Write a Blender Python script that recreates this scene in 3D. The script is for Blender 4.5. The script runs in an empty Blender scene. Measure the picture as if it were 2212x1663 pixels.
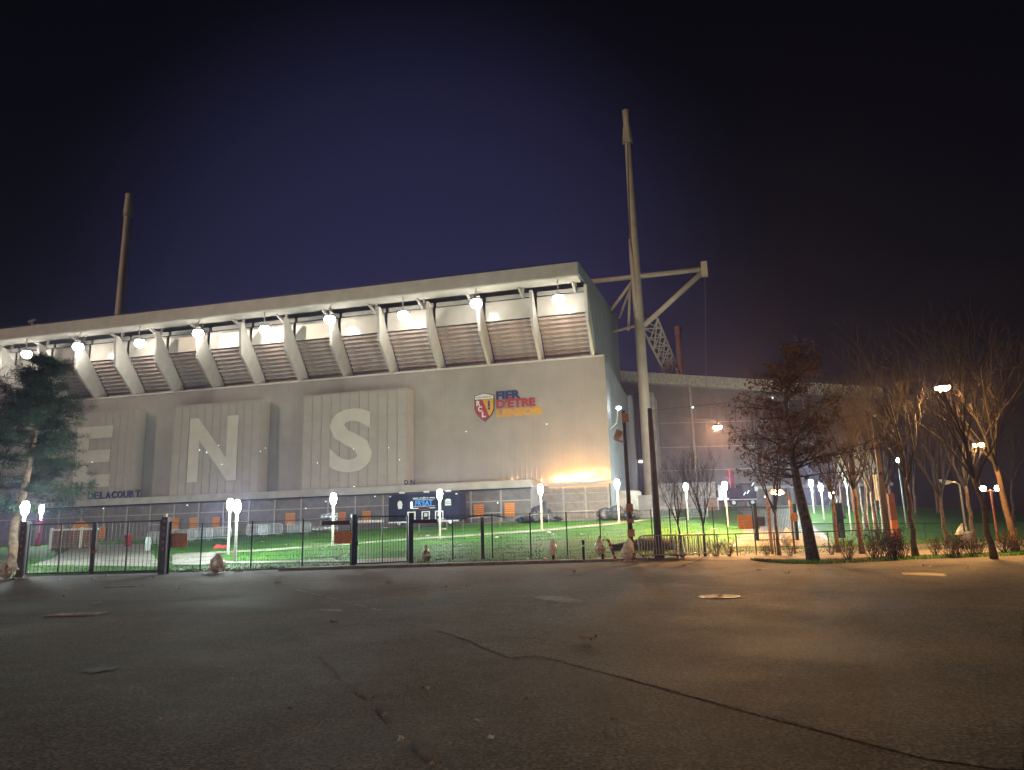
import bpy, math, random
import numpy as np
from mathutils import Vector, Matrix
R_ = math.radians
rnd = random.Random(7)
sc = bpy.context.scene
col = sc.collection
# ------------------------------------------------------------------ camera, sky, sun, exposure
CX, CY, FP = 1105.5, 831.5, 1579.0            # photograph measured at 2211 x 1663
TH, RO, PH, HC = R_(11.4), R_(1.62), R_(14.1), 1.45
CAM = Vector((0, 0, HC))
cF = Vector((0, math.cos(TH), math.sin(TH)))
cU0 = Vector((0, -math.sin(TH), math.cos(TH)))
cR = math.cos(RO) * Vector((1, 0, 0)) - math.sin(RO) * cU0
cU = math.cos(RO) * cU0 + math.sin(RO) * Vector((1, 0, 0))
cam = bpy.data.cameras.new('camera')
cam.sensor_fit = 'HORIZONTAL'; cam.sensor_width = 36.0; cam.lens = 36.0 * FP / 2211.0
cam.clip_start = 0.1; cam.clip_end = 3000
co = bpy.data.objects.new('camera', cam); col.objects.link(co)
co.matrix_world = Matrix(((cR.x, cU.x, -cF.x, 0), (cR.y, cU.y, -cF.y, 0), (cR.z, cU.z, -cF.z, HC), (0, 0, 0, 1)))
sc.camera = co
SUN_TRAVEL = Vector((0.74, 0.67, 0)).normalized(); SUN_EL = R_(16.0)
w = bpy.data.worlds.new('World'); sc.world = w; w.use_nodes = True
nt = w.node_tree; bg = nt.nodes['Background']
sky = nt.nodes.new('ShaderNodeTexSky'); sky.sky_type = 'NISHITA'; sky.sun_disc = False
sky.sun_elevation = SUN_EL; sky.sun_rotation = math.atan2(-SUN_TRAVEL.x, -SUN_TRAVEL.y)
sky.air_density = 1.0; sky.dust_density = 0.3; sky.ozone_density = 6.0
tint = nt.nodes.new('ShaderNodeMix'); tint.data_type = 'RGBA'; tint.blend_type = 'MULTIPLY'; tint.inputs[0].default_value = 1.0
nt.links.new(sky.outputs[0], tint.inputs[6]); tint.inputs[7].default_value = (1.0, .50, .36, 1)
# the town's light dome over the lit ground
_g = nt.nodes.new('ShaderNodeTexCoord'); _d = nt.nodes.new('ShaderNodeVectorMath'); _d.operation = 'DOT_PRODUCT'; _d.inputs[1].default_value = Vector((-.12, .95, .26)).normalized()
nt.links.new(_g.outputs['Generated'], _d.inputs[0]); _m = nt.nodes.new('ShaderNodeMapRange'); _m.interpolation_type = 'SMOOTHERSTEP'; _m.inputs[1].default_value = .875; _m.inputs[2].default_value = 1.02
nt.links.new(_d.outputs['Value'], _m.inputs[0]); _x = nt.nodes.new('ShaderNodeMix'); _x.data_type = 'RGBA'; _x.blend_type = 'ADD'; _x.inputs[7].default_value = (9.5, 9.2, 29.0, 1)
nt.links.new(_m.outputs[0], _x.inputs[0]); nt.links.new(tint.outputs[2], _x.inputs[6]); nt.links.new(_x.outputs[2], bg.inputs[0]); bg.inputs[1].default_value = 0.0013
sl = bpy.data.lights.new('sun', 'SUN'); sl.energy = 0.44; sl.angle = R_(0.6); sl.color = (1.0, 0.75, 0.53)
so = bpy.data.objects.new('sun', sl); col.objects.link(so)
sd = Vector((SUN_TRAVEL.x * math.cos(SUN_EL), SUN_TRAVEL.y * math.cos(SUN_EL), -math.sin(SUN_EL)))
so.rotation_euler = sd.to_track_quat('-Z', 'Y').to_euler(); so.location = (-60, -60, 40)
vs = sc.view_settings; vs.view_transform = 'Standard'; vs.look = 'None'; vs.exposure = 0.62; vs.gamma = 1.0
sc.cycles.use_denoising = True; sc.cycles.use_adaptive_sampling = False
sc.cycles.max_bounces = 5; sc.cycles.diffuse_bounces = 3; sc.cycles.glossy_bounces = 3
sc.cycles.transparent_max_bounces = 12; sc.cycles.volume_bounces = 0
sc.cycles.sample_clamp_indirect = 3.0; sc.cycles.caustics_reflective = False; sc.cycles.caustics_refractive = False

# ------------------------------------------------------------------ geometry helpers
def ray(x, y): return cF + (x - CX) / FP * cR + (CY - y) / FP * cU
def ony(x, y, Y): r = ray(x, y); return CAM + r * (Y / r.y)
def onz(x, y, z=0.0): r = ray(x, y); return CAM + r * ((z - HC) / r.z)
UD = Vector((math.cos(PH), -math.sin(PH), 0)); ND = Vector((-math.sin(PH), -math.cos(PH), 0))
FO = Vector((-8.15, 80, 0))
def fw(u, v, z): return FO + u * UD + v * ND + Vector((0, 0, z))
def smooth(a, b, x): t = min(1, max(0, (x - a) / (b - a))); return t * t * (3 - 2 * t)

class MB:
    def __init__(s): s.v = []; s.f = []; s.m = []; s.mi = 0
    def add(s, vs, fs):
        o = len(s.v); s.v += [tuple(p) for p in vs]; s.f += [tuple(i + o for i in f) for f in fs]; s.m += [s.mi] * len(fs); return s
    def box(s, x0, x1, y0, y1, z0, z1):
        return s.add([(x, y, z) for x in (x0, x1) for y in (y0, y1) for z in (z0, z1)],
                     [(0, 1, 3, 2), (4, 6, 7, 5), (0, 4, 5, 1), (2, 3, 7, 6), (0, 2, 6, 4), (1, 5, 7, 3)])
    def beam(s, a, b, w, h=None, up=(0, 0, 1)):
        a = Vector(a); b = Vector(b); h = h or w; d = (b - a).normalized(); u = Vector(up)
        if abs(d.dot(u)) > .98: u = Vector((0, 1, 0))
        r = d.cross(u).normalized() * w / 2; u = r.cross(d).normalized() * h / 2
        P = [p + i * r + j * u for p in (a, b) for i, j in ((-1, -1), (1, -1), (1, 1), (-1, 1))]
        return s.add(P, [(3, 2, 1, 0), (4, 5, 6, 7), (0, 1, 5, 4), (1, 2, 6, 5), (2, 3, 7, 6), (3, 0, 4, 7)])
    def tube(s, pts, rs, n=8, cap=True):
        pts = [Vector(p) for p in pts]
        if not isinstance(rs, (list, tuple)): rs = [rs] * len(pts)
        V = []; Fc = []; r = None
        for i, p in enumerate(pts):
            d = (pts[min(i + 1, len(pts) - 1)] - pts[max(i - 1, 0)]).normalized()
            if r is None: r = d.orthogonal().normalized()
            else:
                r = r - d * r.dot(d)
                r = r.normalized() if r.length > 1e-6 else d.orthogonal().normalized()
            q = d.cross(r)
            for k in range(n):
                a = 2 * math.pi * k / n; V.append(p + rs[i] * (math.cos(a) * r + math.sin(a) * q))
        for i in range(len(pts) - 1):
            for k in range(n):
                k2 = (k + 1) % n; Fc.append((i * n + k, i * n + k2, (i + 1) * n + k2, (i + 1) * n + k))
        if cap: Fc.append(tuple(range(n - 1, -1, -1))); Fc.append(tuple(range((len(pts) - 1) * n, len(pts) * n)))
        return s.add(V, Fc)
    def lathe(s, prof, n=14, c=(0, 0, 0)):
        V = []; Fc = []
        for r, z in prof:
            for k in range(n):
                a = 2 * math.pi * k / n; V.append((c[0] + r * math.cos(a), c[1] + r * math.sin(a), c[2] + z))
        for i in range(len(prof) - 1):
            for k in range(n): k2 = (k + 1) % n; Fc.append((i * n + k, i * n + k2, (i + 1) * n + k2, (i + 1) * n + k))
        Fc.append(tuple(range(n - 1, -1, -1))); Fc.append(tuple(range((len(prof) - 1) * n, len(prof) * n)))
        return s.add(V, Fc)
    def prism(s, poly, axis, a, b):          # poly in the two other axes, extruded along axis
        n = len(poly)
        def mk(p, t): return {'x': (t, p[0], p[1]), 'y': (p[0], t, p[1]), 'z': (p[0], p[1], t)}[axis]
        return s.add([mk(p, a) for p in poly] + [mk(p, b) for p in poly],
                     [tuple(range(n - 1, -1, -1)), tuple(range(n, 2 * n))] + [(i, (i + 1) % n, n + (i + 1) % n, n + i) for i in range(n)])
    def mesh(s, name, mats, smoothf=False):
        me = bpy.data.meshes.new(name); me.from_pydata(s.v, [], s.f)
        for m in (mats if isinstance(mats, (list, tuple)) else [mats]): me.materials.append(m)
        if any(s.m): me.polygons.foreach_set('material_index', s.m)
        if smoothf: me.polygons.foreach_set('use_smooth', [True] * len(s.f))
        me.update()
        return me
    def build(s, name, mats, parent=None, sm=False, loc=None, rz=0):
        return link(name, s.mesh(name, mats, sm), parent, loc, rz)
def link(name, me, parent=None, loc=None, rz=0):
    o = bpy.data.objects.new(name, me); col.objects.link(o)
    if parent: o.parent = parent
    if loc is not None: o.location = loc
    if rz: o.rotation_euler.z = rz
    return o
def tag(o, label, cat, group=None):
    o['label'] = label; o['category'] = cat
    if group: o['group'] = group
    return o
def thing(name, label, cat, loc=(0, 0, 0), rz=0, group=None):
    o = bpy.data.objects.new(name, None); col.objects.link(o); o.location = loc; o.rotation_euler.z = rz
    o.empty_display_size = .2
    return tag(o, label, cat, group)
def struct(name, mb, m, sm=False): o = mb.build(name, m, sm=sm); o['kind'] = 'structure'; return o
def kids(o, t=None):
    return [c for c in bpy.data.objects if c.parent == o]
def dup(root, loc, rz=0, label=None, group=None, scale=None):
    def cp(o, par):
        c = o.copy(); col.objects.link(c); c.parent = par
        for k in kids(o): cp(k, c)
        return c
    c = cp(root, None); c.location = loc; c.rotation_euler.z = rz
    if label: c['label'] = label
    if group: c['group'] = group
    if scale: c.scale = (scale,) * 3 if not isinstance(scale, tuple) else scale
    return c

# ------------------------------------------------------------------ materials
MATS = {}
def mat(name, c, rough=.6, metal=0., var=.18, scale=2.5, bump=0., bscale=40., spec=.5, c2=None, emit=0, coat=0., alpha=None, det=6, trans=0.):
    if name in MATS: return MATS[name]
    m = bpy.data.materials.new(name); m.use_nodes = True; MATS[name] = m
    t = m.node_tree; b = t.nodes['Principled BSDF']; L = t.links.new
    b.inputs['Roughness'].default_value = rough; b.inputs['Metallic'].default_value = metal
    b.inputs['Specular IOR Level'].default_value = spec; b.inputs['Coat Weight'].default_value = coat
    b.inputs['Coat Roughness'].default_value = .15
    b.inputs['Transmission Weight'].default_value = trans
    tc = t.nodes.new('ShaderNodeTexCoord'); 
    if emit:
        b.inputs['Base Color'].default_value = (*c, 1); b.inputs['Emission Color'].default_value = (*c, 1); b.inputs['Emission Strength'].default_value = emit
        return m
    n = t.nodes.new('ShaderNodeTexNoise'); n.inputs['Scale'].default_value = scale; n.inputs['Detail'].default_value = det
    L(tc.outputs['Object'], n.inputs['Vector'])
    mx = t.nodes.new('ShaderNodeMix'); mx.data_type = 'RGBA'
    a = c; d = c2 or tuple(x * (1 - 2 * var) for x in c)
    if not c2: a = tuple(min(1, x * (1 + 2 * var)) for x in c)
    mx.inputs[6].default_value = (*a, 1); mx.inputs[7].default_value = (*d, 1)
    cr = t.nodes.new('ShaderNodeMapRange'); cr.inputs[1].default_value = .3; cr.inputs[2].default_value = .7
    L(n.outputs['Fac'], cr.inputs[0]); L(cr.outputs[0], mx.inputs[0]); L(mx.outputs[2], b.inputs['Base Color'])
    if bump:
        n2 = t.nodes.new('ShaderNodeTexNoise'); n2.inputs['Scale'].default_value = bscale; n2.inputs['Detail'].default_value = 4
        L(tc.outputs['Object'], n2.inputs['Vector'])
        bp = t.nodes.new('ShaderNodeBump'); bp.inputs['Strength'].default_value = bump; bp.inputs['Distance'].default_value = .02
        L(n2.outputs['Fac'], bp.inputs['Height']); L(bp.outputs[0], b.inputs['Normal'])
    if alpha is not None:
        b.inputs['Alpha'].default_value = alpha
    return m
def emis(name, c, s):
    return mat(name, c, emit=s)

clad = mat('cladding', (.425, .39, .345), .6, .0, .04, .5)
_t = clad.node_tree; _w = _t.nodes.new('ShaderNodeTexWave'); _w.wave_type = 'BANDS'; _w.bands_direction = 'X'; _w.inputs['Scale'].default_value = 3.9; _w.inputs['Distortion'].default_value = 0
_c = _t.nodes.new('ShaderNodeTexCoord'); _t.links.new(_c.outputs['Object'], _w.inputs['Vector'])
_b = _t.nodes.new('ShaderNodeBump'); _b.inputs['Strength'].default_value = 1.0; _b.inputs['Distance'].default_value = .012; _t.links.new(_w.outputs['Fac'], _b.inputs['Height'])   # fine vertical corrugation of the sheet
_p = _t.nodes['Principled BSDF']; _t.links.new(_b.outputs[0], _p.inputs['Coat Normal']); _p.inputs['Coat Weight'].default_value = 1.0; _p.inputs['Coat Roughness'].default_value = .04; _p.inputs['Coat IOR'].default_value = 2.6
white = mat('white_steel', (.62, .60, .56), .5, 0, .05, 1.0)
conc = mat('concrete', (.42, .40, .37), .8, 0, .15, 1.2, .2, 30)
bandm = mat('parapet', (.60, .57, .52), .22, 0, .05, .8, spec=.9)
stepm = mat('step_soffit', (.50, .40, .36), .8, 0, .12, 1.5)
roofm = mat('roof_metal', (.55, .52, .48), .5, .1, .06, .8)
sidem = mat('shaded_side_cladding', (.30, .33, .36), .6, .1, .08, .7)  # blue shade of the sides away from the sun, held in the colour
darkm = mat('dark_metal', (.02, .02, .024), .45, .3, .2, 5)
greenm = mat('green_metal', (.012, .04, .028), .8, .0, .2, 5, spec=.1)
screen = mat('screen_panel', (.16, .155, .15), .55, .2, .12, 1.6)
frame = mat('frame_metal', (.36, .34, .31), .5, .2, .06, 2)
orange = mat('orange_panel', (.78, .30, .035), .5, 0, .08, 4)
orange2 = mat('orange_panel_dark', (.42, .14, .02), .5, 0, .08, 4)
galv = mat('galvanised', (.50, .55, .56), .35, .6, .08, 6)
navy = mat('navy_paint', (.007, .010, .024), .6, 0, .1, 3, spec=.2)
whitep = mat('white_paint', (.75, .76, .74), .45, 0, .05, 4)
lampw = emis('lamp_glass', (.84, 1.0, .92), 460)
lampf = emis('flood_lens', (1.0, .94, .83), 30)
lampo = [emis('sodium_lens', (1.0, .46, .12), 8000), emis('sodium_lens_lot', (1.0, .52, .16), 1700), emis('sodium_lens_far', (1.0, .55, .18), 350)]
bark = mat('bark', (.075, .055, .04), .9, 0, .35, 8, .5, 25)
twig = mat('twig', (.026, .02, .016), .9, 0, .3, 10)
birch = mat('birch_bark', (.34, .34, .29), .85, 0, .35, 6)
leafb = mat('brown_leaf', (.14, .065, .03), .8, 0, .35, 3)
needle = mat('pine_needles', (.022, .045, .02), .7, 0, .35, 1.2)
# ------------------------------------------------------------------ terrain
ctrl = [(-25, 50, .5), (-30, 56, .9), (-45, 66, 1.3), (-18.6, 50, .45), (-16, 46, .08), (-12.8, 52, .8), (-5.5, 57, 1.1), (2.4, 61, 1.5), (9, 64, 2.0),
        (15, 65, 2.05), (22, 74, 1.6), (40, 102, 4.0), (34, 82, 2.6), (33, 77, 1.8), (31, 70, .7), (-27, 41, .25), (24, 60, .6), (18, 50, .3),
        (45, 112, 4.2), (30, 112, 4.2), (22, 100, 3.9), (60, 110, 3.5), (45, 60, .2), (60, 80, .5), (80, 60, 0), (90, 100, .5), (-70, 80, 1.2), (-80, 50, .6), (40, 45, 0), (28, 86, 2.9)]
for u in (-70, -45, -20, 0, 12): 
    for v in (-2, 6):
        p = fw(u, v, 0); ctrl.append((p.x, p.y, 2.38 + .018 * u))
p = fw(19, 2, 0); ctrl.append((p.x, p.y, 2.6))
for x in range(-80, 100, 14): ctrl.append((x, 37.0 if x < 12 else 40.0, 0.03)); ctrl.append((x, 30.0, 0.0))
CP = np.array(ctrl, float)
def tps(r2): return np.where(r2 > 1e-9, r2 * np.log(r2 + 1e-9), 0)
n_ = len(CP); A = np.zeros((n_ + 3, n_ + 3)); d2 = ((CP[:, None, :2] - CP[None, :, :2]) ** 2).sum(-1)
A[:n_, :n_] = tps(d2) + np.eye(n_) * 60; A[:n_, n_] = 1; A[:n_, n_ + 1:] = CP[:, :2]; A[n_:, :n_] = A[:n_, n_:].T
W_ = np.linalg.solve(A, np.concatenate([CP[:, 2], np.zeros(3)]))
def TZ(X, Y):
    X = np.atleast_1d(np.asarray(X, float)); Y = np.atleast_1d(np.asarray(Y, float))
    z = W_[n_] + W_[n_ + 1] * X + W_[n_ + 2] * Y
    for i in range(n_): z = z + W_[i] * tps((X - CP[i, 0]) ** 2 + (Y - CP[i, 1]) ** 2)
    t = np.clip((Y - 36.5) / 3.0, 0, 1); t = t * t * (3 - 2 * t)
    return np.clip(z, -.02, 6) * t + .05 * (1 - t) * np.clip((Y - 32.5) / 4, 0, 1)
def tz(x, y): return float(TZ(x, y)[0])
def ongnd(px, py, y0=34.0, y1=125.0):
    r = ray(px, py)
    Ys = np.linspace(y0, y1, 500); t = Ys / r.y
    h = (HC + t * r.z) - TZ(t * r.x, Ys); i = np.argmax(h < 0)
    if not (h < 0).any(): i = len(Ys) - 1
    P = CAM + r * t[i]; return Vector((P.x, P.y, tz(P.x, P.y)))
def lin(n, a, b): return [a + (b - a) * i / (n - 1) for i in range(n)]

# asphalt lot and everything flat, out to the horizon
asph = bpy.data.materials.new('asphalt'); asph.use_nodes = True
t = asph.node_tree; b = t.nodes['Principled BSDF']; L = t.links.new
tc = t.nodes.new('ShaderNodeTexCoord')
def noise(scale, det=5, dist=0., vec=None, t=t):
    n = t.nodes.new('ShaderNodeTexNoise'); n.inputs['Scale'].default_value = scale; n.inputs['Detail'].default_value = det; n.inputs['Distortion'].default_value = dist
    t.links.new(vec or tc.outputs['Object'], n.inputs['Vector']); return n
n1 = noise(.22, 6, .6); n2 = noise(2.2, 8); n3 = noise(34, 8)
n3r = t.nodes.new('ShaderNodeMapRange'); n3r.inputs[1].default_value = .38; n3r.inputs[2].default_value = .64; t.links.new(n3.outputs['Fac'], n3r.inputs[0])
c1 = t.nodes.new('ShaderNodeValToRGB'); c1.color_ramp.elements[0].position = .35; c1.color_ramp.elements[0].color = (.115, .096, .084, 1)
c1.color_ramp.elements[1].position = .68; c1.color_ramp.elements[1].color = (.155, .131, .115, 1); L(n1.outputs['Fac'], c1.inputs[0])
mxa = t.nodes.new('ShaderNodeMix'); mxa.data_type = 'RGBA'; mxa.blend_type = 'OVERLAY'; mxa.inputs[0].default_value = .55
L(c1.outputs[0], mxa.inputs[6]); L(n2.outputs['Fac'], mxa.inputs[7])
mxb = t.nodes.new('ShaderNodeMix'); mxb.data_type = 'RGBA'; mxb.blend_type = 'OVERLAY'; mxb.inputs[0].default_value = .8
L(mxa.outputs[2], mxb.inputs[6]); L(n3r.outputs[0], mxb.inputs[7])
vor = t.nodes.new('ShaderNodeTexVoronoi'); vor.inputs['Scale'].default_value = 22; L(tc.outputs['Object'], vor.inputs['Vector'])
vr = t.nodes.new('ShaderNodeMapRange'); vr.inputs[1].default_value = .0; vr.inputs[2].default_value = 1.0; vr.inputs[3].default_value = .25; vr.inputs[4].default_value = .8; sepc = t.nodes.new('ShaderNodeSeparateColor'); L(vor.outputs['Color'], sepc.inputs[0]); L(sepc.outputs[0], vr.inputs[0])
mxc = t.nodes.new('ShaderNodeMix'); mxc.data_type = 'RGBA'; mxc.blend_type = 'OVERLAY'; mxc.inputs[0].default_value = .7
L(mxb.outputs[2], mxc.inputs[6]); L(vr.outputs[0], mxc.inputs[7]); L(mxc.outputs[2], b.inputs['Base Color'])
rr = t.nodes.new('ShaderNodeMapRange'); rr.inputs[1].default_value = .4; rr.inputs[2].default_value = .66; rr.inputs[3].default_value = .86; rr.inputs[4].default_value = .76; b.inputs['Specular IOR Level'].default_value = .35
L(noise(.35, 4, .8).outputs['Fac'], rr.inputs[0]); L(rr.outputs[0], b.inputs['Roughness'])
bp = t.nodes.new('ShaderNodeBump'); bp.inputs['Strength'].default_value = .55; bp.inputs['Distance'].default_value = .012
L(noise(45, 5).outputs['Fac'], bp.inputs['Height']); L(bp.outputs[0], b.inputs['Normal'])
g = MB(); g.add([(-1500, -200, 0), (1500, -200, 0), (1500, 1500, 0), (-1500, 1500, 0)], [(0, 1, 2, 3)])
struct('ground', g, asph)

grassm = bpy.data.materials.new('grass'); grassm.use_nodes = True
t = grassm.node_tree; b = t.nodes['Principled BSDF']; L = t.links.new; tc = t.nodes.new('ShaderNodeTexCoord')
c1 = t.nodes.new('ShaderNodeValToRGB'); e = c1.color_ramp.elements; e[0].position = .3; e[0].color = (.03, .10, .009, 1); e[1].position = .72; e[1].color = (.075, .19, .018, 1)
e2 = e.new(.5); e2.color = (.042, .15, .012, 1)
L(noise(.5, 8, .3, tc.outputs['Object'], t).outputs['Fac'], c1.inputs[0])
mx = t.nodes.new('ShaderNodeMix'); mx.data_type = 'RGBA'; mx.blend_type = 'OVERLAY'; mx.inputs[0].default_value = .8
wn = t.nodes.new('ShaderNodeMix'); wn.data_type = 'RGBA'; wn.inputs[7].default_value = (.085, .10, .03, 1); wr = t.nodes.new('ShaderNodeMapRange'); wr.inputs[1].default_value = .52; wr.inputs[2].default_value = .72; wr.inputs[4].default_value = .75
L(noise(.16, 7, .5, tc.outputs['Object'], t).outputs['Fac'], wr.inputs[0]); L(wr.outputs[0], wn.inputs[0]); L(c1.outputs[0], wn.inputs[6])
L(wn.outputs[2], mx.inputs[6]); L(noise(9, 6, 0, tc.outputs['Object'], t).outputs['Fac'], mx.inputs[7]); L(mx.outputs[2], b.inputs['Base Color'])
b.inputs['Roughness'].default_value = .8; b.inputs['Specular IOR Level'].default_value = .2
bp = t.nodes.new('ShaderNodeBump'); bp.inputs['Strength'].default_value = .9; bp.inputs['Distance'].default_value = .08
L(noise(7, 6, 0, tc.outputs['Object'], t).outputs['Fac'], bp.inputs['Height']); L(bp.outputs[0], b.inputs['Normal'])
def gridmesh(xs, ys, zoff=0., drop=True):
    X, Y = np.meshgrid(xs, ys); Z = TZ(X.ravel(), Y.ravel()).reshape(X.shape) + zoff
    if drop: Z[0, :] = -.1
    nx, ny = len(xs), len(ys); m = MB()
    m.v = list(zip(X.ravel().tolist(), Y.ravel().tolist(), Z.ravel().tolist()))
    m.f = [(j * nx + i, j * nx + i + 1, (j + 1) * nx + i + 1, (j + 1) * nx + i) for j in range(ny - 1) for i in range(nx - 1)]; m.m = [0] * len(m.f)
    return m
gm = gridmesh(np.concatenate([np.linspace(-110, -36, 50), np.linspace(-35.4, 40, 126), np.linspace(41, 130, 60)]), np.concatenate([[36.7], np.linspace(36.75, 76, 66), np.linspace(77, 150, 50)]))
lawn = struct('lawn', gm, grassm, True)
# grass blades as one mass
rs = np.random.RandomState(3); N = 26000
gx = rs.uniform(-34, 42, N); gy = 36.9 + 34 * rs.uniform(0, 1, N) ** 1.5
gz = TZ(gx, gy); hh = rs.uniform(.03, .09, N) * (1 + .8 * (np.sin(gx * 1.7) * np.sin(gy * 2.3) > .3)); an = rs.uniform(0, 6.28, N); ww = rs.uniform(.012, .03, N)
V = np.empty((N, 3, 3)); V[:, 0] = np.c_[gx - ww * np.cos(an), gy - ww * np.sin(an), gz - .01]; V[:, 1] = np.c_[gx + ww * np.cos(an), gy + ww * np.sin(an), gz - .01]
V[:, 2] = np.c_[gx + rs.normal(0, .03, N), gy + rs.normal(0, .03, N), gz + hh]
blade_v = V
# draped paving
pave = mat('paving', (.26, .245, .22), .75, 0, .16, 1.0, .3, 30)
drivem = mat('drive_asphalt', (.13, .128, .115), .7, 0, .2, .8, .4, 40)
walk = mat('footway', (.20, .175, .15), .75, 0, .2, .9, .4, 35)
def drape(name, Lp, Rp, m, n=24, off=.035, k=8):
    def samp(P, q):
        q *= (len(P) - 1); i = min(int(q), len(P) - 2); return P[i].lerp(P[i + 1], q - i)
    mb = MB(); 
    for j in range(n + 1):
        a = samp(Lp, j / n); c = samp(Rp, j / n)
        for i in range(k + 1):
            p = a.lerp(c, i / k); mb.v.append((p.x, p.y, tz(p.x, p.y) + off))
    mb.f = [(j * (k + 1) + i, j * (k + 1) + i + 1, (j + 1) * (k + 1) + i + 1, (j + 1) * (k + 1) + i) for j in range(n) for i in range(k)]; mb.m = [0] * len(mb.f)
    return struct(name, mb, m)
PX = lambda *a: [ongnd(*q) for q in a]
drape('gate_drive', [onz(62, 1234)] + PX((110, 1208), (154, 1186), (168, 1179)), [onz(350, 1228)] + PX((335, 1205), (322, 1188), (318, 1176)), pave, 30, .04, 12)
def ribbon(name, px, wdt, m, off=.04):
    P = PX(*px); Lp = [q + Vector((0, wdt / 2, 0)) for q in P]; Rp = [q - Vector((0, wdt / 2, 0)) for q in P]
    return drape(name, Lp, Rp, m, 40, off, 3)
ribbon('upper_path', [(372, 1199), (480, 1194), (600, 1187), (717, 1179), (878, 1166), (1048, 1155), (1170, 1146.5), (1301, 1134), (1375, 1127), (1480, 1118)], 1.5, pave)
ribbon('lower_path', [(372, 1214), (480, 1215.5), (600, 1215), (716, 1213), (800, 1212.5)], 1.3, pave, .045)
drape('paved_apron', PX((372, 1221), (372, 1199)), PX((452, 1221), (470, 1194)), pave, 8, .05)
drape('gate_threshold', [onz(768, 1226)] + PX((772, 1210)), [onz(884, 1221)] + PX((876, 1206)), pave, 6, .055)
drape('forecourt', [fw(-68, 9.5, 0), fw(18, 9, 0)], [fw(-68, -1, 0), fw(18, -1, 0)], pave, 60, .03, 10)
drape('yard_drive', PX((1500, 1102), (1590, 1100), (1606, 1112), (1606, 1150), (1570, 1182)), PX((1690, 1096), (1712, 1099), (1754, 1129), (1779, 1153), (1800, 1180)), drivem, 40, .045, 10)
drape('service_yard', [Vector((20, 122, 0)), Vector((50, 122, 0))], [Vector((20, 97, 0)), Vector((50, 99, 0))], drivem, 20, .04, 12)
# footway beside the lot, with kerb stones
def footway(name, pts, m, z=.11):
    mb = MB(); P = [tuple(p) for p in pts]; mb.prism([(p[0], p[1]) for p in P], 'z', -.05, z); return struct(name, mb, m)
footway('footway', [(-11, 35.15), (-3, 35.1), (5.6, 34.9), (6.2, 36.75), (-11, 36.9)], walk, .1)
kerbm = mat('kerb_stone', (.23, .21, .19), .8, 0, .15, 3, .3, 40)
kt = struct('kerb', MB().box(-.5, .5, -.075, .075, -.05, .125), kerbm); kt.location = (-10.6, 35.05, 0)
kme = kt.data
for i in range(1, 17):
    x = -10.6 + i * 1.008; k = link('kerb', kme, None, (x, 35.05 - .006 * max(0, i - 6) , rnd.uniform(-.006, .006))); k['kind'] = 'structure'; k.rotation_euler.z = rnd.uniform(-.006, .006)
drape('right_footway', [Vector((6.4, 36.9, 0)), Vector((8, 37.6, 0)), Vector((12, 40, 0)), Vector((22, 45, 0)), Vector((60, 58, 0))], [Vector((6.4, 35.2, 0)), Vector((9, 33.0, 0)), Vector((14, 31.9, 0)), Vector((24, 33.5, 0)), Vector((60, 36, 0))], walk, 60, .012, 14)
# ------------------------------------------------------------------ the stand (local x = along the wall, -y = outwards)
RZ = -PH
stand = thing('stadium_stand', 'pale metal clad stadium stand with overhanging seating tiers and flat roof', 'stadium', FO, RZ)
def sp(name, mb, m, sm=False, par=None): return mb.build(name, m, par or stand, sm)
U0, U1 = -76.0, 18.5
# corrugated cladding: each tray slightly bowed and tilted, as fitted sheet metal is
cw = MB(); npan = int((U1 - U0) / .52); zs = [6.3, 7.0, 7.7, 8.5, 10, 13, 16.5, 19.5]
rows = []
for p in range(npan):
    x0 = U0 + p * .52 + (U1 - U0 - npan * .52); tl = rnd.gauss(0, .0005); tl2 = rnd.gauss(0, .006); wob = [tl2 * (z - 8.5) / .6 if z < 8.5 else rnd.gauss(0, .0004) for z in zs]; bow = .0006 + rnd.uniform(0, .0008)
    for q, s_ in ((.0, -.03), (.035, -.03), (.05, 0), (.2, 1), (.35, 2), (.485, 3)):
        rows.append((x0 + q, p, s_, tl, wob, bow, q))
for x, p, s_, tl, wob, bow, q in rows:
    for k, z in enumerate(zs):
        tt = (q - .05) / .435
        y = -.003 if s_ == -.03 else -bow * 4 * tt * (1 - tt)
        cw.v.append((x, y + tl * (z - 8) + wob[k] * (.6 if s_ != -.03 else .3), z))
nz = len(zs)
for i in range(len(rows) - 1):
    for k in range(nz - 1): cw.f.append((i * nz + k, (i + 1) * nz + k, (i + 1) * nz + k + 1, i * nz + k + 1)); cw.m.append(0)
wall = sp('wall_cladding', cw, clad, True)
sp('wall_core', MB().box(U0, U1 - .02, .12, 2.4, 6.3, 19.45), conc)
sp('wall_coping', MB().box(U0, U1 + .06, -.09, .5, 19.5, 19.68), white)
sp('corner_trim', MB().box(U1 - .02, U1 + .1, -.09, .15, 6.2, 19.5), frame)
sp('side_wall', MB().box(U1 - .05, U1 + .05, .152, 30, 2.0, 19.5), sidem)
ww = thing('wall_washer', 'row of orange wall washing lamps fixed along the gutter at the wall corner', 'lamp', fw(15.4, .95, 5.95), RZ)
MB().box(-3.2, 2.9, -.1, .35, -.02, .0).box(-3.2, 2.9, -.12, -.1, -.02, .3).build('housing', frame, ww)
washm = emis('washer_lens', (1.0, .43, .08), 95)
for k in range(5): MB().box(-3.0 + k * 1.2, -2.1 + k * 1.2, -.08, .2, .02, .06).build('lens', washm, ww)
for x in (-2.8, 0, 2.5): MB().beam((x, .3, .05), (x, .62, .15), .05).build('bracket', frame, ww)
sp('gutter', MB().box(11.4, U1 + .3, -.42, .1, 6.08, 6.28), frame)
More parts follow.
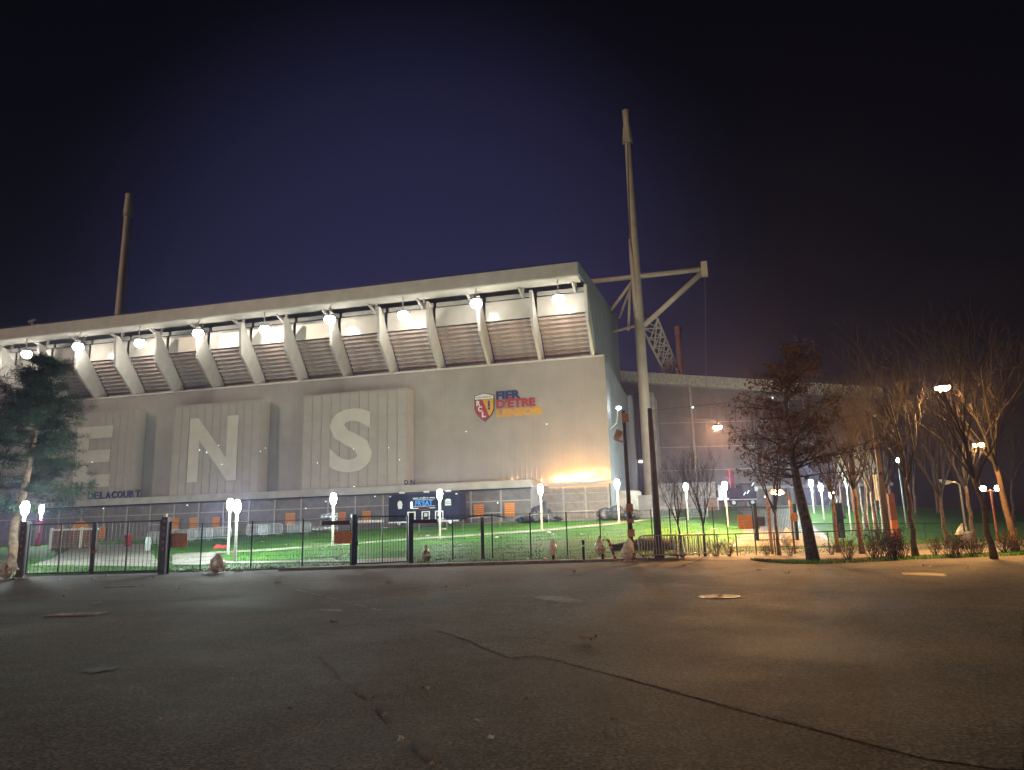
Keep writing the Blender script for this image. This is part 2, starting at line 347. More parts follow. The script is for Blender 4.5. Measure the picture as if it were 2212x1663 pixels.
# upper end wall, raked seating seen from the side
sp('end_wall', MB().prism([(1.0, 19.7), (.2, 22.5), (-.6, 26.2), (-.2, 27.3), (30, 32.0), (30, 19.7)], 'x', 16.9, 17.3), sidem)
# ribs
ribs = [17.45 - 5.775 * i for i in range(17)]
rib_me = MB().prism([(1.9, 19.66), (-.35, 19.66), (-3.7, 22.5), (-3.95, 26.35), (-3.5, 26.35), (-1.45, 24.0)], 'x', -.15, .15).mesh('rib', white)
for x in ribs: link('rib', rib_me, stand, (x, 0, 0))
step_me = MB().box(-2.66, 2.66, 0, .5, 0, .27).box(-2.66, 2.66, .36, .62, -.16, -.002).mesh('step', stepm)
pan_me = MB().box(-2.69, 2.69, 0, .16, 24.05, 26.2).mesh('parapet_panel', bandm)
rail_me = MB().box(-2.69, 2.69, .3, .5, 26.42, 26.9).mesh('parapet_rail', bandm)
back_me = MB().prism([(-1.0, 24.0), (2.9, 19.7), (3.1, 19.7), (-.8, 24.2)], 'x', -2.72, 2.72).mesh('soffit_back', stepm)
for i in range(len(ribs) - 1):
    xm = (ribs[i] + ribs[i + 1]) / 2
    link('parapet_panel', pan_me, stand, (xm, -1.8, 0)); link('parapet_rail', rail_me, stand, (xm, -1.8, 0))
    link('soffit_back', back_me, stand, (xm, 0, 0))
    for k in range(11): link('step', step_me, stand, (xm, -1.5 + .36 * k, 23.72 - .4 * k))
# roof
RX1 = 16.9
def rz_(y): return 28.35 + (y + 5) * .135          # roof rises towards the pitch
sp('roof_fascia', MB().box(U0, RX1, -5.12, -4.98, 27.05, 28.42), roofm)
sp('fascia_rail', MB().beam((U0, -4.9, 28.62), (RX1, -4.9, 28.62), .06), darkm)
sp('roof_soffit', MB().box(U0, RX1 - .02, -4.978, -2.9, 26.98, 27.12), white)
sp('roof_deck', MB().prism([(-4.976, 28.1), (-4.976, 28.36), (32, rz_(32)), (32, rz_(32) - .9), (-2.7, 28.0)], 'x', U0, RX1 - .03), roofm)
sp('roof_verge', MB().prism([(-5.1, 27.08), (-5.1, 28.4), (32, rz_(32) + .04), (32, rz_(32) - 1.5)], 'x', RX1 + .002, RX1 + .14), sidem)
st_me = MB().beam((0, -3.4, 27.0), (0, -1.2, 26.3), .22, .3).beam((0, -1.3, 26.2), (0, -1.3, 28.1), .25, .25).mesh('roof_strut', white)
for x in ribs[:-1]: link('roof_strut', st_me, stand, (x - 1.4, 0, 0))
# ground floor
gz_ = lambda u: 2.38 + .018 * u
sp('canopy', MB().box(U0, 11.1, -4.05, -.12, 5.85, 6.6), mat('canopy_render', (.44, .42, .38), .7, 0, .08, .8))
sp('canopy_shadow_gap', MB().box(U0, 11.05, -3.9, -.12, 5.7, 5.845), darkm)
for i in range(27):
    x1 = 11.0 - i * 3.2; x0 = x1 - 3.2
    if x1 < U0 + 3: break
    pn = sp('screen_panel', MB().box(x0 + .09, x1 - .09, -3.5, -3.42, 1.2, 5.69), screen)
    sp('mullion', MB().box(x1 - .085, x1 + .085, -3.62, -3.4, 1.0, 5.69), frame, par=pn)
    sp('transom', MB().box(x0 + .092, x1 - .092, -3.56, -3.505, 4.55, 4.66), frame, par=pn)
    if i % 3 == 1: sp('door_rail', MB().box(x0 + .092, x1 - .092, -3.55, -3.505, 3.4, 3.5), frame, par=pn)
sp('return_wall', MB().box(11.02, 11.16, -3.7, .2, 1.0, 5.848), sidem)
sp('inner_wall', MB().box(U0, 11.0, -3.3, -3.2, 1.0, 5.69), darkm)
for i in range(3):
    x0 = 11.3 + i * 2.35
    pn = sp('screen_panel', MB().box(x0, x0 + 2.15, .0, .08, 1.5, 6.05), mat('screen_beige', (.25, .235, .21), .6, .1, .1, 2))
    sp('mullion', MB().box(x0 + 2.16, x0 + 2.34, -.1, .1, 1.5, 6.05), frame, par=pn)
    for zz in (3.4, 4.3, 5.2): sp('transom', MB().box(x0, x0 + 2.15, -.05, -.002, zz, zz + .07), frame, par=pn)
sp('inner_core', MB().box(11.2, U1 - .06, .12, .3, 1.5, 6.2), darkm)
# lettered mesh boxes on the wall
meshm = bpy.data.materials.new('perforated_mesh'); meshm.use_nodes = True
t = meshm.node_tree; b = t.nodes['Principled BSDF']; b.inputs['Base Color'].default_value = (.58, .535, .47, 1); b.inputs['Roughness'].default_value = .6
tr = t.nodes.new('ShaderNodeBsdfTransparent'); ms = t.nodes.new('ShaderNodeMixShader'); ms.inputs[0].default_value = .62
tc = t.nodes.new('ShaderNodeTexCoord'); nn = noise(.7, 4, 0, tc.outputs['Object'], t); mr = t.nodes.new('ShaderNodeMapRange'); mr.inputs[3].default_value = .58; mr.inputs[4].default_value = .80
t.links.new(nn.outputs['Fac'], mr.inputs[0]); t.links.new(mr.outputs[0], ms.inputs[0])
t.links.new(tr.outputs[0], ms.inputs[1]); t.links.new(b.outputs[0], ms.inputs[2]); t.links.new(ms.outputs[0], t.nodes['Material Output'].inputs[0])
boxback = mat('box_backing', (.42, .39, .35), .7, 0, .35, .5)
paneg = mat('box_pane', (.05, .055, .06), .2, 0, .3, .8)
letm = mat('letter_sheet', (.62, .58, .50), .6, 0, .04, .6)
def text_mesh(s, size, ext=.03, off=0., name='letter', ax='LEFT', space=1.0):
    c = bpy.data.curves.new(name, 'FONT'); c.body = s; c.size = size; c.extrude = ext; c.offset = off; c.align_x = ax; c.space_character = space; c.resolution_u = 4
    o = bpy.data.objects.new(name, c); col.objects.link(o)
    me = bpy.data.meshes.new_from_object(o.evaluated_get(bpy.context.evaluated_depsgraph_get()))
    bpy.data.objects.remove(o); bpy.data.curves.remove(c); me.name = name; return me
def fit(me, w, h, m):                       # scale a letter mesh into a w x h box standing in the local xz plane, facing -y
    co_ = np.empty(len(me.vertices) * 3); me.vertices.foreach_get('co', co_); co_ = co_.reshape(-1, 3)
    a, b_ = co_.min(0), co_.max(0); co_[:, 0] = (co_[:, 0] - a[0]) / (b_[0] - a[0]) * w; co_[:, 1] = (co_[:, 1] - a[1]) / (b_[1] - a[1]) * h
    out = np.c_[co_[:, 0], -co_[:, 2], co_[:, 1]]; me.vertices.foreach_set('co', out.ravel()); me.materials.clear(); me.materials.append(m); me.update(); return me
def letter_box(x0, x1, ch, lx0, lx1, lz0, lz1, label):
    zb, zt, d = 6.75, 17.35, 2.0; wd = x1 - x0
    r = thing('letter_box', label, 'sign', fw(x0, 0, 0), RZ, 'lettered mesh boxes on the stand wall')
    sp('backing', MB().box(.05, wd - .05, -.25, -.14, zb, zt), boxback, par=r)
    n = 11; pw = wd / n
    for i in range(n + 1): sp('mullion', MB().box(i * pw - .05, i * pw + .05, -d - .06, -d - .002, zb + .06, zt), frame, par=r)
    for z in (zb, 9.35, 11.9, 14.5, zt - .12): sp('transom', MB().box(-.02, wd + .02, -d - .04, -d - .003, z, z + .07), frame, par=r)
    for i in range(4):
        x = wd * (.12 + .22 * i); z = zb + .6 + (i * 1.9) % 4; sp('pane', MB().box(x, x + wd * .16, -.34, -.262, z, z + 2.6), paneg, par=r)
    for x in (wd * .3, wd * .75): sp('brace', MB().tube([(x - 1.5, -.8, zb + .5), (x + 1.2, -1.6, zt - .6)], .05, 5), frame, par=r)
    sp('mesh_front', MB().box(-.05, wd + .05, -d, -d + .03, zb, zt), meshm, par=r)
    sp('mesh_side', MB().box(wd + .02, wd + .05, -d + .032, -.13, zb, zt), meshm, par=r)
    sp('mesh_side', MB().box(-.05, -.02, -d + .032, -.13, zb, zt), meshm, par=r)
    sp('mesh_top', MB().box(-.05, wd + .05, -d, -.13, zt + .002, zt + .03), meshm, par=r)
    me = fit(text_mesh(ch, 8, .02, .24), lx1 - lx0, lz1 - lz0, letm)
    link('letter', me, r, (lx0 - x0, -d - .085, lz0))
    return r
letter_box(-15.6, -3.0, 'S', -12.2, -7.0, 8.4, 15.5, 'tall perforated mesh box with a pale letter S, first box from the crest')
letter_box(-32.7, -21.1, 'N', -30.4, -23.9, 8.2, 15.7, 'tall perforated mesh box with a pale letter N between two others')
letter_box(-49.9, -38.3, 'E', -46.5, -41.2, 8.2, 15.6, 'tall perforated mesh box with a pale letter E behind the pine')
# club crest and slogan
crest = thing('crest_sign', 'shield shaped club crest with red and gold halves on the wall', 'sign', fw(4.15, .06, 0), RZ)
blackp = mat('black_trim', (.03, .03, .035), .5); redp = mat('crest_red', (.36, .035, .05), .5, 0, .04, 3); goldp = mat('crest_gold', (.62, .33, .05), .5, 0, .04, 3); navyp = mat('sign_navy', (.02, .03, .12), .5, 0, .04, 3)
def shield(k=0.):
    w_, P = 2.22, []
    P += [(0 + k, 16.25 - k), (1.1, 16.5 - k), (w_ - k, 16.22 - k)]
    for i in range(9): a = i / 8; P.append((w_ - k - (1.11 - k) * a ** 1.9, 14.9 - (1.57 - k) * a))
    for i in range(7, -1, -1): a = i / 8; P.append((k + (1.11 - k) * a ** 1.9, 14.9 - (1.57 - k) * a))
    return P
sp('rim', MB().prism(shield(), 'y', -.06, .05), blackp, par=crest)
S_ = shield(.07)
def clip(P, a, b_, c):       # keep a*x+b*z<=c
    o = []
    for i in range(len(P)):
        p, q = P[i], P[(i + 1) % len(P)]; fp = a * p[0] + b_ * p[1] - c; fq = a * q[0] + b_ * q[1] - c
        if fp <= 0: o.append(p)
        if fp * fq < 0: tt = fp / (fp - fq); o.append((p[0] + tt * (q[0] - p[0]), p[1] + tt * (q[1] - p[1])))
    return o
top = clip(S_, 0, -1, -15.82); low = clip(S_, 0, 1, 15.78)
sp('name_band', MB().prism(top, 'y', -.09, -.062), whitep, par=crest)
sp('red_field', MB().prism(clip(low, 2.2, .85, 2.2 * .85 + .85 * 15.8), 'y', -.09, -.062), redp, par=crest)
sp('gold_field', MB().prism(clip(low, -2.2, -.85, -(2.2 * .9 + .85 * 15.8)), 'y', -.09, -.062), goldp, par=crest)
for ch, x, z in (('R', .22, 15.08), ('C', .4, 14.45), ('L', .82, 13.82)):
    link('letter', fit(text_mesh(ch, 1, .01, .035), .46, .6, whitep), crest, (x, -.11, z))
link('lettering', fit(text_mesh('RACING CLUB DE LENS', .3, .005, .004), 1.8, .15, blackp), crest, (.2, -.1, 15.95))
lampmb = MB().box(1.52, 1.76, -.115, -.092, 14.62, 14.86).box(1.54, 1.74, -.115, -.092, 14.92, 15.42); lampmb.prism([(1.5, 15.44), (1.78, 15.44), (1.64, 15.66)], 'y', -.115, -.092)
sp('miner_lamp', lampmb, navyp, par=crest)
slog = thing('slogan_sign', 'three line slogan in navy, red and gold letters beside the crest', 'sign', fw(6.6, .06, 0), RZ)
def word(s, x, z, wd, h, m, off, par, y=-.02, mincol=None):
    me0 = fit(text_mesh(s, 1, .02, off), wd, h, m); link('word', me0, par, (x, y, z))
word('FIER', 0, 15.62, 2.75, .95, navyp, .05, slog); word("D'\u00caTRE", 0, 14.68, 4.35, 1.16, redp, .045, slog, -.05); word('LENSOIS', 0, 13.72, 5.05, .9, goldp, .075, slog, -.03)
sign = thing('stand_name_sign', 'dark capital letters spelling DELACOURT standing on the canopy', 'sign', fw(-42.2, 4.0, 6.6), RZ)
for i, ch in enumerate('DELACOURT'):
    link('letter', fit(text_mesh(ch, 1, .06, .03), .68, .82, navyp), sign, (i * .815, 0, .02))
s2 = thing('initials_sign', 'small dark letters D.N standing on the canopy near the letter S box', 'sign', fw(-2.45, 4.0, 6.6), RZ)
for ch, x, wd, h in (('D', 0, .42, .5), ('.', .5, .1, .1), ('N', .68, .46, .5)): link('letter', fit(text_mesh(ch, 1, .05, .03), wd, h, navyp), s2, (x, 0, .02))
# chevron posters on the ground floor screens
def poster(u, z, wdt=.95, hgt=1.35, v=3.64, lab='square orange panel of stacked chevrons fixed to the dark ground floor screens'):
    r = thing('chevron_panel', lab, 'panel', fw(u, v, z), RZ, 'orange chevron panels on the ground floor')
    sp('board', MB().box(0, wdt, -.03, .0, 0, hgt), orange2, par=r)
    for k in range(6):
        z0 = .06 + k * hgt / 6.2; q = wdt / 6; mb = MB()
        for j in range(6):
            a = j * q; b_ = a + q; za, zb = (z0, z0 + .09) if j % 2 else (z0 + .09, z0)
            mb.add([(a, -.05, za), (b_, -.05, zb), (b_, -.05, zb + .12), (a, -.05, za + .12), (a, -.032, za), (b_, -.032, zb), (b_, -.032, zb + .12), (a, -.032, za + .12)],
                   [(0, 1, 2, 3), (7, 6, 5, 4), (0, 4, 5, 1), (3, 2, 6, 7)])
        sp('chevron', mb, orange, par=r)
    return r
def facpt(px, py, v):
    r = ray(px, py); tt = (FO + v * ND - CAM).dot(ND) / r.dot(ND); p = CAM + tt * r; return (p - FO).dot(UD), p.z
for px, py, wdt in [(1034, 1114, 1.05), (1101, 1111, 1.05), (379, 1141, .95), (417, 1140, 1.0), (466, 1139, 1.0), (627, 1131, 1.2), (738, 1129, 1.0), (792, 1127, 1.0), (130, 1158, 1.1), (221, 1160, .8)]:
    u, z = facpt(px, py, 3.64); poster(u - wdt / 2, z - .2, wdt)
u, z = facpt(174, 1148, 3.66)
rd = MB(); rd.prism([(1.35 * math.cos(a), 1.25 * math.sin(a)) for a in [i * math.pi / 12 for i in range(24)]], 'y', -.04, .04)
tag(rd.build('round_sign', orange, None, False, fw(u, 3.7, z), RZ), 'large round orange sign on the ground floor screens behind the vehicle gate', 'sign')
# roof floodlights
def flood(u, v, z, lab):
    r = thing('floodlight', lab, 'floodlight', fw(u, v, z), RZ, 'floodlights under the roof edge')
    sp('arm', MB().tube([(0, -.05, .3), (0, -.2, 1.0), (0, v - 4.5, 26.98 - z)], .06, 6).tube([(-.6, 0, .3), (.6, 0, .3)], .05, 6), white, par=r)
    sp('housing', MB().prism([(-.42, .3), (.3, .36), (.36, .16), (-.46, .16)], 'x', -.56, .56), darkm, par=r)
    sp('lens', MB().lathe([(.1, -.72), (.46, -.56), (.64, -.2), (.5, .155)], 12), lampf, True, par=r)
    return r
for i, (px, py) in enumerate([(1206, 643), (1028, 652), (871, 678), (712, 687), (572, 709), (428, 717), (302, 738), (169, 746), (58, 762), (-40, 775)]):
    v = 4.75 if i % 2 else 4.35
    u, z = facpt(px, py, v)
    flood(u, v, z, 'glowing floodlight hung under the roof edge ' + ('beside the last bay' if i == 0 else 'in front of a rib' if i % 2 else 'in the middle of a bay'))
# ------------------------------------------------------------------ lamp posts
pwhite = mat('lamp_post_paint', (.60, .62, .56), .45, 0, .06, 4)
def lamp_post(p, lab, h=3.75, grp='globe lamp posts on the lawn'):
    r = thing('lamp_post', lab, 'lamp post', p, 0, grp)
    r['h'] = h
    MB().lathe([(.11, -.1), (.1, .1), (.085, .2), (.085, h - .82), (.06, h - .8)], 10).build('post', pwhite, r, True)
    MB().lathe([(.08, h - .8), (.19, h - .62), (.215, h - .3), (.13, h - .04)], 9).build('globe', lampw, r, True)
    MB().lathe([(.14, h - .038), (.15, h - .01), (.05, h + .03)], 12).build('cap', darkm, r, True)
    return r
def at_base(px, py, top):             # ground point under a lamp whose height in the picture is known
    return ongnd(px, py)
LP = [((5, 1172), 'lamp post with glowing globe on the lawn left of the pine'), ((41, 1226), 'lamp post with glowing globe standing close beside the vehicle gate'),
      ((492, 1198), 'lamp post with glowing globe, the one nearer the barriers of a close pair'), ((507, 1214), 'lamp post with glowing globe, the one nearer the fence of a close pair'),
      ((718, 1180), 'lamp post with glowing globe beside the stacked kegs'), ((950, 1163.5), 'lamp post with glowing globe in front of the navy food stall'),
      ((1170, 1146.5), 'lamp post with glowing globe in front of the dark tarp heap'), ((1337, 1131), 'lamp post with glowing globe near the stand corner'),
      ((1486, 1124), 'lamp post with glowing globe on the mound between the two right barriers'), ((1572, 1138), 'lamp post with glowing globe beside the dark truck'),
      ((1726, 1093), 'lamp post with glowing globe at the top of the yard drive'), ((1758, 1109), 'lamp post with glowing globe, second down the yard drive'),
      ((1780, 1124), 'lamp post with glowing globe, third down the yard drive'), ((1806, 1152), 'lamp post with glowing globe behind the dark green gate leaf')]
for (px, py), lab in LP: lamp_post(ongnd(px, py), lab)
pC = ongnd(82, 1180); lc = lamp_post(pC, 'lamp post with glowing globe and a magenta banner on its post')
mag = mat('magenta_banner', (.50, .03, .22), .5, 0, .05, 3)
bn = MB().lathe([(.2, .05), (.21, .1), (.21, 2.3), (.2, 2.35)], 14).build('banner', mag, lc, True)
for k in range(7): MB().box(-.15, .02, -.225, -.205, .75 + k * .21, .88 + k * .21).build('mark', whitep, bn)
MB().box(.06, .13, -.225, -.19, 1.2, 2.2).build('mark', whitep, bn)
# ------------------------------------------------------------------ masts and trusses
mastm = mat('mast_paint', (.66, .56, .45), .5, .05, .06, .6)
polem_ = mat('cable_steel', (.16, .15, .14), .5, .3)
P = ony(1405, 1080, 95); MX, MY = P.x, P.y
mast = thing('roof_mast', 'tall tapering steel mast with braced arm beside the stand corner', 'mast', (MX, MY, 3.0), RZ)
MB().tube([(0, 0, -1), (0, 0, 26), (0, 0, 36), (0, 0, 55), (0, 0, 57)], [.72, .66, .6, .4, .4], 16).build('shaft', mastm, mast, True)
MB().tube([(0, 0, 52.2), (0, 0, 52.6), (0, 0, 55.2), (0, 0, 57.2)], [.62, .6, .46, .5], 12).build('cable_head', mastm, mast, True)
mb = MB()
for a in (0, 1.05, 2.1, 3.14, 4.2, 5.25): mb.beam((.5 * math.cos(a), .5 * math.sin(a), 54.5), (.66 * math.cos(a), .66 * math.sin(a), 52), .1, .2)
mb.build('cable_lug', mastm, mast)
MB().tube([(-7.5, 0, 32.2), (9.3, 0, 32.2)], .34, 10).build('cross_arm', mastm, mast, True)
MB().tube([(9.0, 0, 32.0), (.6, 0, 25.2)], .36, 10).build('arm_brace', mastm, mast, True)
MB().box(8.6, 9.4, -.35, .35, 31.2, 33.2).build('arm_node', mastm, mast)
MB().tube([(-.4, 0, 31.8), (-4.0, 2.5, 28.5)], .22, 8).tube([(-.4, 0, 31.6), (-3.0, 3.5, 27.6)], .18, 8).tube([(-.9, 0, 31), (-1.6, 1, 25.0)], .18, 8).tube([(-4.4, 2, 25.2), (-.4, 0, 25.3)], .2, 8).build('roof_brace', mastm, mast, True)
MB().tube([(-.55, -.6, 37.5), (-.45, -.55, 35), (-.3, -.5, 27)], [.14, .3, .34], 8).build('tie_rod', mastm, mast, True)
MB().tube([(9.0, -.2, 31.2), (7.0, -.4, 1.0)], .03, 5).tube([(.0, -.45, 52), (-.5, -.6, 37.5)], .09, 5).build('stay_cable', polem_, mast)
tr = MB(); n = 11
A0, B0 = Vector((-.2, 1, 26.5)), Vector((3, 52, 24.5))
def tri(i): 
    c = A0.lerp(B0, i / n); hgt = 3.4 - .5 * i / n; return [c + Vector((0, 0, 0)), c + Vector((2.6, 0, -.2)), c + Vector((1.3, 0, -hgt))]
for i in range(n):
    a, b_ = tri(i), tri(i + 1)
    for k in range(3): tr.tube([a[k], b_[k]], .16, 6); tr.tube([a[k], a[(k + 1) % 3]], .1, 5); tr.tube([a[k], b_[(k + 1) % 3]], .1, 5)
tr.build('roof_truss', mastm, mast)
mp = ony(268, 560, 112)
m2 = thing('roof_mast', 'tall tapering steel mast rising behind the roof above the letter E', 'mast', (mp.x, mp.y, 3.0), RZ)
MB().tube([(0, 0, -1), (0, 0, 28), (0, 0, 50), (0, 0, 54.8)], [.9, .8, .55, .5], 14).build('shaft', mastm, m2, True)
MB().tube([(0, 0, 51), (0, 0, 52), (0, 0, 54.2), (0, 0, 55)], [.66, .7, .58, .6], 12).build('cable_head', mastm, m2, True)
mp = ony(1470, 800, 190)
m3 = thing('roof_mast', 'distant reddish mast top standing behind the lower clad building', 'mast', (mp.x, mp.y, 3.0), RZ)
redmast = mat('red_mast', (.42, .22, .16), .6)
MB().tube([(0, 0, -1), (0, 0, 30), (0, 0, 49)], [.9, .9, .8], 10).build('shaft', redmast, m3, True)
MB().tube([(0, 0, 49), (0, 0, 51.5)], [.95, .85], 10).build('cable_head', redmast, m3, True)
rb = thing('roof_bracket', 'small camera bracket standing on the roof edge near the far mast', 'bracket', fw(-52.5, 4.5, 28.4), RZ)
MB().beam((0, 0, 0), (0, 0, .8), .2).beam((0, 0, .4), (2.2, 0, .1), .12).build('stand', frame, rb); MB().tube([(-.5, 0, .75), (.4, 0, .95)], [.26, .16], 8).build('head', frame, rb)
# ------------------------------------------------------------------ lower clad building beyond the mast
RBY = 110.0
bl = thing('side_stand', 'lower clad stand with sloping roof line behind the mast', 'stadium', (0, RBY, 0))
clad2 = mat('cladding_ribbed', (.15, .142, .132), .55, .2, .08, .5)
def prz(x): return 25.0 - (x - 18) * .093
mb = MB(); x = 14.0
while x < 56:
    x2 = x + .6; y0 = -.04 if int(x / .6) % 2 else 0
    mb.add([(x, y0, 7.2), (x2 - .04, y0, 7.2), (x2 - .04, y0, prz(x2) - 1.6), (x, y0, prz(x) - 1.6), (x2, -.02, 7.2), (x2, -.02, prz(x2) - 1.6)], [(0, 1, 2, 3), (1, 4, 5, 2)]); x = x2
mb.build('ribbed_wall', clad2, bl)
MB().prism([(14, 7.1), (56, 7.1), (56, prz(56) - 1.7), (14, prz(14) - 1.7)], 'y', .06, 12).build('wall_core', conc, bl)
MB().prism([(14, prz(14) - 1.62), (56, prz(56) - 1.62), (56, prz(56)), (14, prz(14))], 'y', -1.2, 12).build('roof_fascia', mat('fascia_cream', (.50, .45, .38), .6), bl)
MB().box(14, 56, -.6, .04, 6.75, 7.15).build('lintel', conc, bl)
MB().box(14, 56, .3, .5, 3, 6.75).build('recess_wall', screen, bl)
for i in range(13): MB().box(14.5 + i * 3.3, 14.9 + i * 3.3, -.1, .3, 3, 6.75).build('pillar', frame, bl)
op = MB().box(38, 47.5, -.12, -.05, 17.4, 20.0).build('opening', darkm, bl)
for i in range(4): MB().box(39.5 + i * 2.3, 39.7 + i * 2.3, -.2, -.125, 17.4, 20.0).build('post', frame, op)
MB().box(27.0, 27.3, -.25, -.05, 7.2, prz(27) - 1.7).build('downpipe', frame, bl)
for z in (9.8, 13.3, 17): MB().box(14, 56, -.08, -.045, z, z + .08).build('joint', frame, bl)
MB().box(46, 46.4, -1.6, -.2, 15.6, 15.8).build('bracket', frame, bl)
# pier and stair block between the two stands
pr = thing('corner_pier', 'pale rounded stair pier between the stand and the lower building', 'pier', fw(facpt(1340, 900, -25)[0], -25, 2.4), RZ)
MB().box(0, 1.7, 0, 9, 0, 17.2).build('shaft', sidem, pr)
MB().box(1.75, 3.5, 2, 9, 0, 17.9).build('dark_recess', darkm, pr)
MB().box(3.55, 4.6, 1, 9, 0, 17.6).build('pillar', conc, pr)
MB().box(1.9, 3.3, 1.3, 1.98, 8.2, 8.5).build('light_tray', frame, pr); MB().box(2.0, 3.2, 1.2, 1.9, 8.02, 8.19).build('tube_light', emis('tube_light', (1, .95, .8), 4), pr)
pk = thing('stair_drum', 'low pale curved wall in front of the dark pier recess', 'wall', fw(19.2, -6, 2.4), RZ)
MB().lathe([(1.9, 0), (1.9, 3.0), (1.7, 3.15)], 24).build('drum', conc, pk, True); MB().box(1.4, 3.2, -1.0, .0, 0, 2.6).build('door_panel', screen, pk)
sw_ = thing('low_wall', 'long pale concrete wall beneath the lower clad building', 'wall', ony(1445, 1090, 98))
MB().box(-2.4, 6.2, -.2, .2, -2, 2.7).build('panel', mat('pale_panel', (.5, .48, .45), .7), sw_); MB().box(-2.5, 6.3, -.26, .26, 2.7, 2.85).build('coping', conc, sw_)
# small lights along the stands
bulbm = emis('bulb', (.85, 1, .95), 2.5)
def bulb(p, lab, s=.045, grp='small bright lights on the stands'):
    r = thing('wall_light', lab, 'light', p, RZ, grp)
    MB().box(-.1, .1, -.02, .1, -.06, .06).build('bracket', frame, r); MB().lathe([(s * .3, -s), (s, -s * .4), (s, s * .5), (s * .4, s)], 8, (0, -s - .03, 0)).build('bulb', bulbm, r); return r
for px, py, v in [(1181, 916, .12), (1007, 932, .12), (432, 972, 2.12), (447, 977, 2.12), (473, 962, 2.12), (563, 975, 2.12), (686, 1000, 2.12), (764, 970, 2.12), (840, 967, 2.12), (863, 993, 2.12), (765, 1051, 2.12), (200, 998, 2.12), (480, 1003, 2.12), (574, 968, 2.12)]:
    u, z = facpt(px, py, v); bulb(fw(u, v, z), 'tiny white light shining on the pale wall cladding' if v < 1 else 'tiny white light shining on the lettered mesh box')
for px, py in [(405, 1091), (224, 1098), (704, 1083), (661, 1098), (810, 1072), (1075, 1086)]:
    u, z = facpt(px, py, 3.66); bulb(fw(u, 3.66, z), 'tiny white light shining on the ground floor screens')
for px, py in [(1496, 880), (1652, 1073), (1668, 860)]: p = ony(px, py, 109.6); bulb(p, 'tiny white light on the lower clad building', .14)
dl = thing('double_spotlight', 'bright white spotlight on a bracket at the stand side wall', 'floodlight', fw(18.56, -2.2, 14.2), RZ + math.pi / 2)
MB().tube([(0, 0, -2.2), (0, -.7, -1.6), (0, -.9, -.1)], .07, 6).build('arm', galv, dl); MB().lathe([(.1, -.16), (.26, -.05), (.24, .1), (.1, .17)], 10, (0, -1, 0)).build('lens', emis('spot_lens', (1, 1, .96), 40), dl)

# ------------------------------------------------------------------ grass blades
bm_ = MB(); bm_.v = blade_v.reshape(-1, 3).tolist(); bm_.f = [(3 * i, 3 * i + 1, 3 * i + 2) for i in range(len(blade_v))]; bm_.m = [0] * len(bm_.f)
go = bm_.build('grass', mat('grass_blade', (.06, .18, .016), .95, 0, .35, .6, spec=.02)); go['kind'] = 'stuff'; go['label'] = 'short green grass on the bank'
def along(a, b_):
    d = Vector(b_) - Vector(a); return math.atan2(d.y, d.x), math.hypot(d.x, d.y)
# ------------------------------------------------------------------ gates and fence
rustp = mat('rusty_sticker', (.30, .08, .03), .8, 0, .3, 8)
bar_me = {}
def barmesh(h, r_=.011):
    k = (round(h, 2), r_)
    if k not in bar_me: bar_me[k] = MB().tube([(0, 0, 0), (0, 0, h)], r_, 5).mesh('bar', darkm)
    return bar_me[k]
gA, gB = onz(45, 1247), onz(352, 1240); ang, ln = along(gA, gB)
vg = thing('vehicle_gate', 'black double leaf vehicle gate of vertical bars between two stout posts', 'gate', gA, ang)
for x in (0, ln):
    po = MB().box(x - .16, x + .16, -.16, .16, -.05, 2.62).build('post', darkm, vg)
    for k in range(5): MB().prism([(x + .06 * math.cos(a), 1.15 + .32 * k + .07 * math.sin(a)) for a in [i * .785 for i in range(8)]], 'y', -.172, -.162).build('sticker', rustp, po)
MB().box(ln - .1, ln + .02, -.1, .06, 2.625, 2.78).build('post_light', whitep, vg)
for x0, x1 in ((.22, ln / 2 - .04), (ln / 2 + .04, ln - .22)):
    lf = MB().box(x0, x1, -.03, .03, 2.42, 2.49).box(x0, x1, -.03, .03, .12, .2).box(x0, x0 + .07, -.032, .032, .202, 2.418).box(x1 - .07, x1, -.032, .032, .202, 2.418).box((x0 + x1) / 2 - .03, (x0 + x1) / 2 + .03, -.031, .031, .202, 2.418).build('leaf', darkm, vg)
    nb = 16
    for i in range(1, nb):
        if i != nb // 2: link('bar', barmesh(2.22, .012), lf, (x0 + (x1 - x0) * i / nb, 0, .2))
MB().box(ln / 2 - .07, ln / 2 + .07, -.06, .06, .1, 2.5).build('meeting_post', darkm, vg)
MB().box(ln / 2 - .02, ln / 2 + .22, -.1, -.03, 1.05, 1.2).build('lock', rustp, vg)
gC, gD = onz(762, 1225), onz(886, 1219); ang, ln = along(gC, gD)
pg = thing('pedestrian_gate', 'narrow black barred gate between two dark posts facing the lawn', 'gate', gC, ang)
for x in (0, ln): MB().box(x - .11, x + .11, -.11, .11, -.05, 2.55).build('post', darkm, pg)
lf = MB().box(.14, ln - .14, -.025, .025, 2.4, 2.46).box(.14, ln - .14, -.025, .025, .12, .18).box(.14, .2, -.026, .026, .182, 2.398).box(ln - .2, ln - .14, -.026, .026, .182, 2.398).box(ln / 2 - .025, ln / 2 + .025, -.026, .026, .182, 2.398).build('leaf', darkm, pg)
for i in range(1, 18):
    if i != 9: link('bar', barmesh(2.22, .011), lf, (.2 + (ln - .4) * i / 18, 0, .18))
MB().box(.1, .22, -.1, .1, 1.05, 1.25).build('lock', darkm, pg)
for x in (-1.6, ln + .1): MB().box(x, x + 1.4, -.04, .0, 2.05, 2.25).build('scarf', mat('dark_scarf', (.10, .02, .03), .8), pg)
wirem = mat('wire_mesh', (.012, .02, .017), .8, .0, spec=.1)
